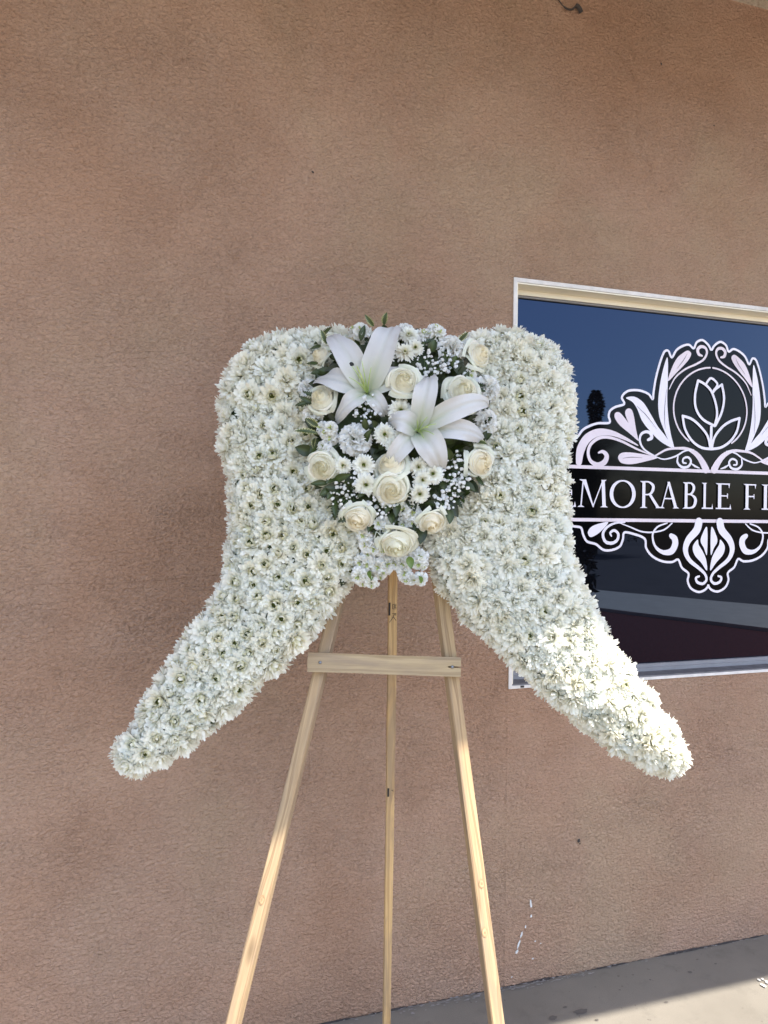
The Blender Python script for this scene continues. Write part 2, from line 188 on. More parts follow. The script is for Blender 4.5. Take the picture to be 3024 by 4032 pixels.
# ---------------------------------------------------------------- materials
def new_mat(name):
    m = bpy.data.materials.new(name)
    m.use_nodes = True
    nt = m.node_tree
    return m, nt, nt.nodes, nt.links, nt.nodes['Principled BSDF']

def ramp(nt, fac, stops, interp='LINEAR'):
    n = nt.nodes.new('ShaderNodeValToRGB')
    n.color_ramp.interpolation = interp
    el = n.color_ramp.elements
    while len(el) < len(stops):
        el.new(0.5)
    for e, (p, c) in zip(el, stops):
        e.position = p
        e.color = (*c, 1) if len(c) == 3 else c
    nt.links.new(fac, n.inputs['Fac'])
    return n.outputs['Color']

def noise(nt, vec, scale, detail=4, rough=0.55, dist=0.0):
    n = nt.nodes.new('ShaderNodeTexNoise')
    n.inputs['Scale'].default_value = scale
    n.inputs['Detail'].default_value = detail
    n.inputs['Roughness'].default_value = rough
    n.inputs['Distortion'].default_value = dist
    if vec is not None:
        nt.links.new(vec, n.inputs['Vector'])
    return n.outputs['Fac']

def coords(nt, scale=(1, 1, 1), kind='Object', loc=(0, 0, 0)):
    tc = nt.nodes.new('ShaderNodeTexCoord')
    mp = nt.nodes.new('ShaderNodeMapping')
    mp.inputs['Scale'].default_value = scale
    mp.inputs['Location'].default_value = loc
    nt.links.new(tc.outputs[kind], mp.inputs['Vector'])
    return mp.outputs['Vector']

def mixc(nt, fac, a, b, mode='MIX'):
    n = nt.nodes.new('ShaderNodeMix')
    n.data_type = 'RGBA'; n.blend_type = mode
    for k, v in ((0, fac), (6, a), (7, b)):
        if isinstance(v, (int, float)):
            n.inputs[k].default_value = v
        elif isinstance(v, (tuple, list)):
            n.inputs[k].default_value = (*v, 1)
        else:
            nt.links.new(v, n.inputs[k])
    return n.outputs[2]

def math_n(nt, op, a, b=0.0):
    n = nt.nodes.new('ShaderNodeMath'); n.operation = op
    for k, v in ((0, a), (1, b)):
        if isinstance(v, (int, float)):
            n.inputs[k].default_value = v
        else:
            nt.links.new(v, n.inputs[k])
    return n.outputs[0]

def bump(nt, b, height, strength, dist):
    n = nt.nodes.new('ShaderNodeBump')
    n.inputs['Strength'].default_value = strength
    n.inputs['Distance'].default_value = dist
    nt.links.new(height, n.inputs['Height'])
    nt.links.new(n.outputs['Normal'], b.inputs['Normal'])

def stucco(name, c_a, c_b, c_c, dirt_and_shade=0.25, relief=0.007):
    """float-finished stucco: small flattened lumps with thin crevices whose dirt and shade are painted in, blotchy paint"""
    m, nt, N, L, b = new_mat(name)
    v = coords(nt)
    base = ramp(nt, noise(nt, v, 1.1, 5, 0.62, 0.4), [(0.36, c_a), (0.50, c_b), (0.64, c_c)])
    base = mixc(nt, ramp(nt, noise(nt, coords(nt, loc=(7, 3, 1)), 2.6, 6, 0.6, 0.5), [(0.44, (0, 0, 0)), (0.66, (.6, .6, .6))]), base, c_a)
    smudge = ramp(nt, noise(nt, coords(nt, (1, 1, 0.7), loc=(2, 0, 5)), 2.1, 8, 0.70), [(0.55, (0, 0, 0)), (0.76, (.24, .24, .24))])
    base = mixc(nt, smudge, base, tuple(x * 0.55 for x in c_a))
    vs = coords(nt, (0.85, 0.85, 1.3))
    wv = N.new('ShaderNodeVectorMath'); wv.operation = 'MULTIPLY_ADD'
    nz = N.new('ShaderNodeTexNoise'); nz.inputs['Scale'].default_value = 70; nz.inputs['Detail'].default_value = 4
    L.new(vs, nz.inputs['Vector'])
    L.new(nz.outputs['Color'], wv.inputs[0]); wv.inputs[1].default_value = (.020, .020, .020); L.new(vs, wv.inputs[2])
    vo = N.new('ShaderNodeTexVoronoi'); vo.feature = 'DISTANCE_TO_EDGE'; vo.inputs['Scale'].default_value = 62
    L.new(wv.outputs[0], vo.inputs['Vector'])
    g1 = noise(nt, vs, 90, 6, 0.65)
    g2 = noise(nt, vs, 170, 4, 0.65)
    patch = noise(nt, v, 1.8, 4, 0.6)
    lump = ramp(nt, vo.outputs['Distance'], [(0.0, (0, 0, 0)), (0.16, (.7, .7, .7)), (0.42, (1, 1, 1))])
    h = math_n(nt, 'ADD', math_n(nt, 'ADD', math_n(nt, 'MULTIPLY', g1, 1.5), math_n(nt, 'MULTIPLY', g2, 0.45)), math_n(nt, 'MULTIPLY', lump, 0.42))
    h = math_n(nt, 'MULTIPLY', h, math_n(nt, 'ADD', math_n(nt, 'MULTIPLY', patch, 1.3), 0.45))
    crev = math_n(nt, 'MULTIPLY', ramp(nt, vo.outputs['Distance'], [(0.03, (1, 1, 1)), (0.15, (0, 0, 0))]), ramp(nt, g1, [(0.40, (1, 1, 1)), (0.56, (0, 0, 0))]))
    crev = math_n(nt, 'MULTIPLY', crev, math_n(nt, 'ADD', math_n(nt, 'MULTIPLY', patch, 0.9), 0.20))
    base = mixc(nt, math_n(nt, 'MINIMUM', math_n(nt, 'MULTIPLY', crev, dirt_and_shade), 0.5), base, tuple(x * 0.36 for x in c_a))  # cavity shade between the lumps painted into the base colour
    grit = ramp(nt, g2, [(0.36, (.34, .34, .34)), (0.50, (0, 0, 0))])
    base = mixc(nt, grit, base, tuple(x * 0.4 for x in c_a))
    L.new(base, b.inputs['Base Color'])
    b.inputs['Roughness'].default_value = 0.92
    b.inputs['Specular IOR Level'].default_value = 0.25
    bump(nt, b, h, 1.0, relief)
    return m

def plain(name, col, rough=0.5, var=0.12, scale=12, metal=0.0, bmp=0.0, bscale=200, spec=0.5):
    m, nt, N, L, b = new_mat(name)
    v = coords(nt)
    f = noise(nt, v, scale, 5, 0.6)
    c = ramp(nt, f, [(0.3, tuple(x * (1 - var) for x in col)), (0.7, tuple(min(1, x * (1 + var)) for x in col))])
    L.new(c, b.inputs['Base Color'])
    b.inputs['Roughness'].default_value = rough
    b.inputs['Metallic'].default_value = metal
    b.inputs['Specular IOR Level'].default_value = spec
    if bmp:
        bump(nt, b, noise(nt, v, bscale, 3), 1.0, bmp)
    return m

def petal_mat(name, tint_a, tint_b, trans=0.44, rough=0.55):
    m, nt, N, L, b = new_mat(name)
    at = N.new('ShaderNodeVertexColor'); at.layer_name = 'Col'
    oi = N.new('ShaderNodeObjectInfo')
    tint = ramp(nt, oi.outputs['Random'], [(0.0, tint_a), (1.0, tint_b)])
    c = mixc(nt, 1.0, at.outputs['Color'], tint, 'MULTIPLY')
    L.new(c, b.inputs['Base Color'])
    b.inputs['Roughness'].default_value = rough
    b.inputs['Specular IOR Level'].default_value = 0.3
    tr = N.new('ShaderNodeBsdfTranslucent')
    L.new(c, tr.inputs['Color'])
    mx = N.new('ShaderNodeMixShader'); mx.inputs[0].default_value = trans
    L.new(b.outputs[0], mx.inputs[1]); L.new(tr.outputs[0], mx.inputs[2])
    L.new(mx.outputs[0], N['Material Output'].inputs['Surface'])
    bump(nt, b, noise(nt, coords(nt), 260, 2), 0.35, 0.0012)
    return m

def leaf_mat(name, trans=0.12, rough=0.35):
    m, nt, N, L, b = new_mat(name)
    at = N.new('ShaderNodeVertexColor'); at.layer_name = 'Col'
    f = noise(nt, coords(nt), 60, 3)
    c = mixc(nt, 1.0, at.outputs['Color'], ramp(nt, f, [(0.3, (0.75, 0.75, 0.75)), (0.7, (1.2, 1.2, 1.1))]), 'MULTIPLY')
    L.new(c, b.inputs['Base Color'])
    b.inputs['Roughness'].default_value = rough
    tr = N.new('ShaderNodeBsdfTranslucent'); L.new(c, tr.inputs['Color'])
    mx = N.new('ShaderNodeMixShader'); mx.inputs[0].default_value = trans
    L.new(b.outputs[0], mx.inputs[1]); L.new(tr.outputs[0], mx.inputs[2])
    L.new(mx.outputs[0], N['Material Output'].inputs['Surface'])
    return m

def wood_mat(name, light, dark, seed):
    m, nt, N, L, b = new_mat(name)
    v = coords(nt, (1, 1, 0.09), loc=(seed, seed * 2, seed * 3))
    warp = noise(nt, v, 22, 3, 0.5, 0.4)
    w = N.new('ShaderNodeTexWave')
    w.wave_type = 'RINGS'; w.rings_direction = 'Z'
    w.inputs['Scale'].default_value = 34
    w.inputs['Distortion'].default_value = 7.0
    w.inputs['Detail'].default_value = 2
    w.inputs['Detail Scale'].default_value = 0.8
    L.new(v, w.inputs['Vector'])
    fine = noise(nt, coords(nt, (1, 1, 0.02), loc=(seed, 0, 0)), 420, 3, 0.6)
    c = ramp(nt, w.outputs['Fac'], [(0.0, tuple(x * 0.80 + d * 0.2 for x, d in zip(light, dark))), (0.45, light), (0.72, light), (0.93, tuple(x * 0.30 + d * 0.70 for x, d in zip(light, dark))), (1.0, tuple(x * 0.6 + d * 0.4 for x, d in zip(light, dark)))])
    c = mixc(nt, math_n(nt, 'MULTIPLY', ramp(nt, fine, [(0.45, (0, 0, 0)), (0.7, (1, 1, 1))]), 0.35), c, dark)
    c = mixc(nt, math_n(nt, 'MULTIPLY', ramp(nt, warp, [(0.40, (0, 0, 0)), (0.75, (1, 1, 1))]), 0.45), c, tuple(x * 0.55 + d * 0.45 for x, d in zip(light, dark)))
    vo = N.new('ShaderNodeTexVoronoi'); vo.inputs['Scale'].default_value = 1.0
    L.new(coords(nt, (14, 14, 4.2), loc=(seed * 1.7, seed, seed * 0.6)), vo.inputs['Vector'])
    knot = ramp(nt, vo.outputs['Distance'], [(0.06, (1, 1, 1)), (0.16, (0, 0, 0))])
    c = mixc(nt, math_n(nt, 'MULTIPLY', knot, 0.6), c, tuple(x * 0.55 for x in dark))
    grey = noise(nt, coords(nt, (1, 1, 0.16), loc=(seed * 3.1, 0, seed)), 26, 4, 0.6, 0.5)
    c = mixc(nt, ramp(nt, grey, [(0.46, (0, 0, 0)), (0.66, (.62, .62, .62))]), c, (0.225, 0.170, 0.125))
    L.new(c, b.inputs['Base Color'])
    b.inputs['Roughness'].default_value = 0.75
    b.inputs['Specular IOR Level'].default_value = 0.25
    bump(nt, b, fine, 0.6, 0.0006)
    return m

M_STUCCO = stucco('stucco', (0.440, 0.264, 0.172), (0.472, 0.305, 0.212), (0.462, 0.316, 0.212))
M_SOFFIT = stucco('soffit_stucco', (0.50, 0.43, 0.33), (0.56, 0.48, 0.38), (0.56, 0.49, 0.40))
M_TRIM = plain('painted_trim', (0.66, 0.62, 0.585), 0.6, 0.13, 26, bmp=0.0006, bscale=120)
M_REVEAL = plain('painted_reveal', (0.78, 0.72, 0.58), 0.5, 0.08, 6)
M_ALU = plain('aluminium_frame', (0.27, 0.26, 0.265), 0.55, 0.08, 20)
M_SILL = plain('dusty_sill', (0.17, 0.16, 0.165), 0.7, 0.25, 30, spec=0.25)
M_FASCIA = plain('fascia_paint', (0.42, 0.33, 0.26), 0.7, 0.1, 3)

m, nt, N, L, b = new_mat('tinted_glass')
b.inputs['Base Color'].default_value = (0.003, 0.003, 0.004, 1)
b.inputs['Roughness'].default_value = 0.012
b.inputs['IOR'].default_value = 1.52
b.inputs['Specular Tint'].default_value = (0.36, 0.56, 1.0, 1)
bump(nt, b, noise(nt, coords(nt), 1.5, 2), 0.15, 0.002)
M_GLASS = m
m, nt, N, L, b = new_mat('black_vinyl')
b.inputs['Base Color'].default_value = (0.0025, 0.0025, 0.003, 1)
b.inputs['Roughness'].default_value = 0.05
b.inputs['IOR'].default_value = 1.33
b.inputs['Specular IOR Level'].default_value = 0.18
M_BLACK = m
M_WHITE = plain('pale_vinyl', (0.76, 0.71, 0.77), 0.45, 0.04, 4)
M_PINK = plain('rosy_vinyl', (0.72, 0.62, 0.66), 0.45, 0.10, 7)
M_WHITE.node_tree.nodes['Principled BSDF'].inputs['Roughness'].default_value = 0.4

M_LEGL = wood_mat('pine_wood', (0.47, 0.335, 0.195), (0.20, 0.125, 0.065), 1.3)
M_LEGR = wood_mat('pine_wood_knotty', (0.47, 0.330, 0.185), (0.20, 0.120, 0.06), 4.1)
M_REAR = wood_mat('yellow_pine_wood', (0.62, 0.415, 0.20), (0.32, 0.185, 0.08), 7.7)
M_BAR = wood_mat('weathered_wood', (0.42, 0.32, 0.19), (0.21, 0.145, 0.075), 2.9)
M_KNOT_RIM = plain('knot_rim', (0.33, 0.205, 0.105), 0.8, 0.3, 160)
M_KNOT = plain('knot_wood', (0.43, 0.29, 0.155), 0.8, 0.25, 160)
M_INK = plain('ink', (0.018, 0.014, 0.012), 0.7, 0.3, 300)
M_NAIL = plain('galvanised_steel', (0.20, 0.21, 0.23), 0.45, 0.15, 200, 0.7)

M_MUM = petal_mat('chrysanthemum_petal', (0.965, 0.965, 0.935), (1.0, 0.975, 0.905))
M_ROSE = petal_mat('rose_petal', (0.93, 0.93, 0.90), (0.97, 0.93, 0.88), 0.46, 0.55)
M_LILY = petal_mat('lily_petal', (0.92, 0.92, 0.94), (0.95, 0.94, 0.94), 0.30, 0.45)
M_CARN = petal_mat('carnation_petal', (0.92, 0.93, 0.94), (0.95, 0.93, 0.88), 0.35, 0.6)
M_STALK = leaf_mat('stalk_green', 0.1, 0.5)
M_LEAF = leaf_mat('glossy_leaf', 0.08, 0.46)
M_FOAM = plain('floral_foam', (0.05, 0.075, 0.035), 0.95, 0.3, 60, bmp=0.002)

def concrete(name, lo, hi):
    m, nt, N, L, b = new_mat(name)
    v = coords(nt)
    c = ramp(nt, noise(nt, v, 2.2, 7, 0.62), [(0.32, lo), (0.68, hi)])
    c = mixc(nt, math_n(nt, 'MULTIPLY', ramp(nt, noise(nt, v, 11, 6, 0.65), [(0.55, (0, 0, 0)), (0.70, (1, 1, 1))]), 0.35), c, tuple(x * .55 for x in lo))
    c = mixc(nt, math_n(nt, 'MULTIPLY', ramp(nt, noise(nt, v, 46, 3, 0.5), [(0.68, (0, 0, 0)), (0.73, (1, 1, 1))]), 0.6), c, tuple(x * .4 for x in lo))
    c = mixc(nt, math_n(nt, 'MULTIPLY', ramp(nt, noise(nt, v, 420, 3, 0.6), [(0.4, (1, 1, 1)), (0.6, (0, 0, 0))]), 0.25), c, tuple(x * .55 for x in lo))
    L.new(c, b.inputs['Base Color'])
    b.inputs['Roughness'].default_value = 0.85
    bump(nt, b, noise(nt, v, 320, 4, 0.6), 0.6, 0.0012)
    return m
M_CONC = concrete('concrete', (0.168, 0.152, 0.126), (0.222, 0.202, 0.168))
M_BOUNCE_LOT = concrete('pale_concrete', (0.31, 0.277, 0.225), (0.38, 0.342, 0.28))  # lighter than the walkway so the unseen lot bounces more light
M_STAIN = plain('concrete_stain', (0.105, 0.095, 0.085), 0.8, 0.2, 40)
M_KERB = plain('kerb_concrete', (0.80, 0.66, 0.48), 0.85, 0.1, 4, bmp=0.002)
M_MULCH = plain('red_mulch', (0.16, 0.032, 0.02), 0.95, 0.5, 30, bmp=0.02, bscale=25)
M_ROAD = plain('asphalt', (0.12, 0.09, 0.068), 0.9, 0.18, 2.5, bmp=0.003)
M_EARTH = plain('dry_earth', (0.22, 0.17, 0.12), 0.95, 0.2, 0.2)
M_DIRT = plain('dirt_and_shade', (0.045, 0.038, 0.035), 0.95, 0.4, 60)
M_SCUFF = plain('white_scuff', (0.60, 0.58, 0.56), 0.9, 0.2, 90)
M_EVER = leaf_mat('evergreen_leaf', 0.1, 0.6)
M_BARK = plain('bark', (0.09, 0.065, 0.045), 0.9, 0.3, 15)

# ---------------------------------------------------------------- setting
WT, SOFF, EAVE = 0.20, 3.30, -1.690
WX0, WX1, WZ0, WZ1 = 1.0794, 2.735, 0.9450, 2.2413      # outer edge of the window trim

def sheet(name, pts, z, mat, thick=0.0):
    mb = MB()
    n = len(pts)
    v = [(x, y, z) for x, y in pts] + ([(x, y, z - thick) for x, y in pts] if thick else [])
    f = [tuple(range(n))]
    if thick:
        f += [(i, i + n, (i + 1) % n + n, (i + 1) % n) for i in range(n)]
    mb.add(v, f)
    return structure(obj(name, mb, mat))

sheet('ground', [(-300, -400), (300, -400), (300, 60), (-300, 60)], -0.16, M_EARTH)
sheet('road', [(6.3, -80), (60, -80), (60, -0.5), (9.9, -0.5), (9.9, -7.0), (8.4, -10.6), (6.3, -15)], -0.150, M_ROAD)
walk = sheet('walkway', [(-30, -3.4), (9.6, -3.4), (9.6, 0.0), (-30, 0.0)], 0.0, M_CONC, 0.15)
sheet('bounce_lot', [(-30, -16), (3.05, -16), (3.05, -3.41), (-30, -3.41)], -0.02, M_BOUNCE_LOT, 0.13)  # unseen pale slab, added to bounce warm light back at the wall
sheet('mulch_bed', [(3.05, -14), (5.2, -14), (6.74, -7.77), (7.75, -5.52), (8.6, -3.4), (3.05, -3.4)], -0.03, M_MULCH, 0.12)
mb = MB()
kp = [((5.0, -15.0), (6.3, -15.0)), ((6.74, -7.77), (8.3, -10.1)), ((7.75, -5.52), (9.85, -7.3)), ((8.6, -3.41), (9.85, -3.41))]
for i in range(3):
    a, b2 = kp[i]; d, e = kp[i + 1]
    v = [(*a, .02), (*b2, .02), (*e, .02), (*d, .02), (*a, -.15), (*b2, -.15), (*e, -.15), (*d, -.15)]
    mb.add(v, [(0, 1, 2, 3), (0, 4, 5, 1), (1, 5, 6, 2), (2, 6, 7, 3), (3, 7, 4, 0)])
structure(obj('pavement', mb, M_KERB))

# building: wall with the window opening, eave, window
bld = thing('building', 'tan stucco building front with a white framed window and an eave', 'building')
def stucco_field(nx, nz, dx, dz, seed):
    """recessed crevices between small lumps of plaster, depth in metres"""
    rg = np.random.default_rng(seed)
    kx = np.fft.fftfreq(nx, dx)[:, None] * 1.25; kz = np.fft.rfftfreq(nz, dz)[None, :] * .82
    kk = np.hypot(kx, kz)
    def band(k0, s):
        f = np.fft.irfft2(np.fft.rfft2(rg.standard_normal((nx, nz))) * np.exp(-((kk - k0) / s) ** 2), (nx, nz))
        return f / f.std()
    n = band(98, 30) + .45 * band(60, 20)
    patch = band(0, 2.2) * .6 + band(4, 4) * .4
    amp = np.clip(.95 + .30 * patch, .35, 1.5)
    return amp * .00235 * (1 - np.tanh(n * .75 + .15)) 
vs_, fs_ = [], []
nv_ = 0
def add_flat(x0, z0, x1, z1):
    global nv_
    vs_.append(np.array([(x0, 0, z0), (x1, 0, z0), (x1, 0, z1), (x0, 0, z1)])); fs_.append(np.array([[0, 1, 2, 3]]) + nv_); nv_ += 4
def add_rough(x0, z0, x1, z1, step, seed):
    global nv_
    nx, nz = int((x1 - x0) / step) + 1, int((z1 - z0) / step) + 1
    X_, Z_ = np.meshgrid(np.linspace(x0, x1, nx), np.linspace(z0, z1, nz), indexing='ij')
    D_ = stucco_field(nx, nz, (x1 - x0) / (nx - 1), (z1 - z0) / (nz - 1), seed)
    D_[0] = D_[-1] = 0; D_[:, 0] = D_[:, -1] = 0
    if seed == 2:                                         # patched seam in the plaster above the window
        xs_ = 1.486 + (3.08 - Z_) * .165 + .012 * np.sin(Z_ * 31) + .007 * np.sin(Z_ * 83 + 1)
        on = np.clip((3.10 - Z_) / .05, 0, 1) * np.clip((Z_ - 2.45) / .15, 0, 1) * (.55 + .45 * np.sin(Z_ * 47 + 2))
        D_ = D_ + on * ((.0095 * np.exp(-((X_ - xs_ - .016) / .010) ** 2)) - .0075 * np.exp(-((X_ - xs_) / .011) ** 2))
    vs_.append(np.stack([X_, D_, Z_], -1).reshape(-1, 3))
    id_ = np.arange(nx * nz).reshape(nx, nz) + nv_
    fs_.append(np.stack([id_[:-1, :-1], id_[1:, :-1], id_[1:, 1:], id_[:-1, 1:]], -1).reshape(-1, 4)); nv_ += nx * nz
STEP = .0038
XL, XR = -1.02, 2.22
add_flat(-8, -.15, XL, SOFF); add_flat(XR, WZ1, 9.6, SOFF); add_flat(WX1, WZ0, 9.6, WZ1); add_flat(XR, -.15, 9.6, WZ0); add_flat(XL, -.15, XR, -.02)
add_rough(XL, -.02, WX0, SOFF, STEP, 1); add_rough(WX0, WZ1, XR, SOFF, STEP, 2); add_rough(WX0, -.02, XR, WZ0, STEP, 3)
for x0, z0, x1, z1 in ((-8, -.15, 9.6, -.15), (9.6, -.15, 9.6, SOFF), (9.6, SOFF, -8, SOFF), (-8, SOFF, -8, -.15)):
    vs_.append(np.array([(x0, 0, z0), (x1, 0, z1), (x1, WT, z1), (x0, WT, z0)])); fs_.append(np.array([[3, 2, 1, 0]]) + nv_); nv_ += 4
vs_.append(np.array([(-8, WT, -.15), (9.6, WT, -.15), (9.6, WT, SOFF), (-8, WT, SOFF)])); fs_.append(np.array([[3, 2, 1, 0]]) + nv_); nv_ += 4
VV_, FF_ = np.concatenate(vs_), np.concatenate(fs_)
me = bpy.data.meshes.new('wall')
me.vertices.add(len(VV_)); me.vertices.foreach_set('co', VV_.astype(np.float32).ravel())
me.loops.add(len(FF_) * 4); me.loops.foreach_set('vertex_index', FF_.astype(np.int32).ravel())
me.polygons.add(len(FF_)); me.polygons.foreach_set('loop_start', np.arange(len(FF_), dtype=np.int32) * 4)
me.polygons.foreach_set('use_smooth', np.ones(len(FF_), bool))
me.update(calc_edges=True); me.validate()
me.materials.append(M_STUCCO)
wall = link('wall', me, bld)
mb = MB(); mb.box(-8, EAVE + .03, SOFF, 9.6, 3.0, SOFF + .16)
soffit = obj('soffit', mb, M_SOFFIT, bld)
mb = MB(); mb.box(-8, EAVE, SOFF - .02, 9.6, EAVE + .028, SOFF + .30)
obj('fascia', mb, M_FASCIA, bld)

# weathering that has its own shape: scuffs, spots, a hanging wire, a hairline crack
def blob(mb, x, z, rx, rz, rot, y=-0.0012, n=14):
    p = []
    for i in range(n):
        a = 2 * math.pi * i / n
        k = R.uniform(.6, 1.15)
        dx, dz = rx * k * math.cos(a), rz * k * math.sin(a)
        p.append((x + dx * math.cos(rot) - dz * math.sin(rot), y, z + dx * math.sin(rot) + dz * math.cos(rot)))
    mb.add(p, [tuple(range(n))])
mb = MB()
for x, z, rx, rz, rot in ((1.168, .252, .0045, .018, .1), (1.170, .212, .004, .005, 0), (1.150, .182, .003, .006, 0), (1.136, .158, .0035, .012, -.35),
                          (1.127, .130, .004, .014, -.35), (1.120, .106, .005, .008, -.5), (1.186, .13, .003, .003, 0), (1.205, .12, .003, .002, 0), (1.178, .075, .004, .003, 0), (1.104, .03, .004, .003, 0)):
    mb = MB(); blob(mb, x, z, rx, rz, rot)
    obj('scuff', mb, M_SCUFF, bld)
mb = MB()
for x, z, r_ in ((1.340, .432, .007), (.431, 2.477, .004), (1.345, .422, .003), (1.62, 3.02, .004), (1.84, 2.85, .003)):
    mb = MB(); blob(mb, x, z, r_, r_, 0)
    obj('dark_spot', mb, M_DIRT, bld)
mb = MB()
wx, wz = 1.264, 3.121
mb.tube(catmull([(wx - .055, -.004, wz + .075), (wx - .045, -.006, wz + .03), (wx - .02, -.008, wz + .004), (wx + .004, -.008, wz + .002), (wx + .022, -.01, wz + .016), (wx + .034, -.008, wz + .012), (wx + .042, -.006, wz + .002)], 6), [.0018] * 12 + [.003] * 12 + [.0075] * 13, 6)
obj('wire', mb, M_DIRT, bld)
mb = MB()
cp = catmull([(-.30, 1.297), (-.2, 1.299), (-.114, 1.296), (-.03, 1.302), (.03, 1.303), (.09, 1.310), (.15, 1.313), (.24, 1.322)], 10)
P = [[(x, -.0010, z - R.uniform(-.0002, .0007)), (x, -.0010, z + R.uniform(.0003, .0008))] for x, z in cp]
mb.grid(P)
obj('crack', mb, plain('crack_dirt', (0.22, 0.13, 0.085), 0.95), bld)
# ragged mortar joint and splashes where wall and walkway meet
mb = MB()
x = -1.0
P = []
k = .003
while x < 4.5:
    k = min(.0065, max(.0004, k + R.uniform(-.0016, .0016)))
    P.append([(x, -.0008, .0012 + k * .8), (x, -.0008 - k * 1.1, .0022)])
    x += .012
mb.grid(P)
obj('wall_base_joint', mb, M_DIRT, bld)
mb = MB()
for i in range(240):
    x = R.choice([R.uniform(.75, 1.4), R.gauss(1.05, .22), R.uniform(.2, 2.4)])
    k = R.random()
    p = []
    cx, cy = x, -.006 - abs(R.gauss(0, .012)) * (1 if x < 1.4 else .5)
    rx, ry = R.uniform(.002, .011), R.uniform(.0008, .003)
    for q in range(9):
        a = 2 * math.pi * q / 9; kk = R.uniform(.5, 1.2)
        p.append((cx + rx * kk * math.cos(a), cy + ry * kk * math.sin(a), .003 + i * 2e-5))
    mb.add(p, [tuple(range(9))])
obj('mortar_splash', mb, plain('mortar', (0.27, 0.255, 0.245), 0.95, 0.2, 60), bld)['kind'] = 'stuff'
mb = MB()
RS = random.Random(5)
for i in range(16):
    a0 = (1.885 + RS.gauss(0, .010) + (.006 if i % 2 else 0), -.262 + RS.gauss(0, .026))
    s_ = RS.uniform(.0015, .0065)
    p = []
    for q in range(9):
        a = 2 * math.pi * q / 9; kk = RS.uniform(.5, 1.2)
        p.append((a0[0] + s_ * kk * math.cos(a), a0[1] + s_ * 1.5 * kk * math.sin(a), .0042 + i * 5e-5))
    mb.add(p, [tuple(range(9))])
obj('paint_splash', mb, M_SCUFF, walk)['kind'] = 'stuff'

for i, (x, y, rx, ry) in enumerate(STAINS):
    mb = MB()
    p = []
    for q in range(16):
        a = 2 * math.pi * q / 16; kk = R.uniform(.75, 1.12)
        p.append((x + rx * kk * math.cos(a), y + ry * kk * math.sin(a), .0022))
    mb.add(p, [tuple(range(16))])
    obj('stain', mb, M_STAIN, walk)
# window > trim, reveal, frame, glass, weep hole
GY = 0.075
win = MB()
def ring(mb, x0, z0, x1, z1, w, y0, y1, wt=None, wb=None):
    wt = w if wt is None else wt; wb = w if wb is None else wb
    mb.box(x0, y0, z1 - wt, x1, y1, z1); mb.box(x0, y0, z0, x1, y1, z0 + wb)
    mb.box(x0, y0, z0 + wb, x0 + w, y1, z1 - wt); mb.box(x1 - w, y0, z0 + wb, x1, y1, z1 - wt)
ring(win, WX0 - .001, WZ0 - .001, WX1 + .001, WZ1 + .001, .0115, -.004, .058, .0125, .0095)
window = obj('window', win, M_TRIM, bld)
mb = MB(); X0, X1, Z0, Z1 = WX0 + .011, WX1 - .011, WZ0 + .009, WZ1 - .0125
mb.box(X0, -.001, Z1 - .004, X1, .057, Z1)
mb.box(X0, -.001, Z0 + .004, X0 + .004, .057, Z1 - .004); mb.box(X1 - .004, -.001, Z0 + .004, X1, .057, Z1 - .004)
obj('reveal', mb, M_REVEAL, window)
mb = MB(); mb.box(X0, -.001, Z0, X1, .057, Z0 + .004)
obj('sill', mb, M_SILL, window)
mb = MB()
ring(mb, X0, Z0, X1, Z1, .012, .058, .074, .021, .016)
ring(mb, X0 + .012, Z0 + .016, X1 - .012, Z1 - .021, .006, .064, .074, .004, .012)
obj('frame', mb, [M_ALU], window)
mb = MB()
mb.box(X0 - .004, .0545, Z1 - .0205, X1 + .004, .0578, Z1 - .0045)
obj('head_strip', mb, M_REVEAL, window)
mb = MB(); mb.box(X0 + .001, GY, Z0 + .001, X1 - .001, GY + .006, Z1 - .001)
obj('glass', mb, M_GLASS, window)
mb = MB(); mb.box(WX0 + .040, -.0062, WZ0 + .0015, WX0 + .052, -.0042, WZ0 + .0075)
obj('weep_hole', mb, M_DIRT, window)

# ---------------------------------------------------------------- window sign (vinyl on the glass)
AX = 1.9072
sign = thing('window_sign', 'black and pale vinyl shop sign with tulip emblem on the dark window', 'sign', Matrix.Translation((AX, GY - .0006, 0)))
_zo = [0.0]
def lay():
    _zo[0] += 2.5e-5
    return -_zo[0]
def fill2(name, pts, mat, sx=1, y=None):
    pts = [(sx * p[0], p[1]) for p in pts]
    y = lay() if y is None else y
    tris = tessellate_polygon([[Vector((p[0], p[1], 0)) for p in pts]])
    me = bpy.data.meshes.new(name)
    me.from_pydata([(p[0], y, p[1]) for p in pts], [], [tuple(q) for q in tris])
    me.materials.append(mat)
    return link(name, me, sign)
def ribbon_pts(path, w, n=7, closed=False):
    P = catmull(path, n, closed)
    w = np.atleast_1d(np.asarray(w, float))
    W = np.full(len(P), w[0]) if len(w) == 1 else np.interp(np.linspace(0, len(w) - 1, len(P)), range(len(w)), w)
    T = np.gradient(P, axis=0)
    if closed:
        T = np.roll(P, -1, 0) - np.roll(P, 1, 0)
    T /= np.linalg.norm(T, axis=1)[:, None] + 1e-12
    Nn = np.stack([-T[:, 1], T[:, 0]], 1)
    return P + Nn * W[:, None] / 2, P - Nn * W[:, None] / 2
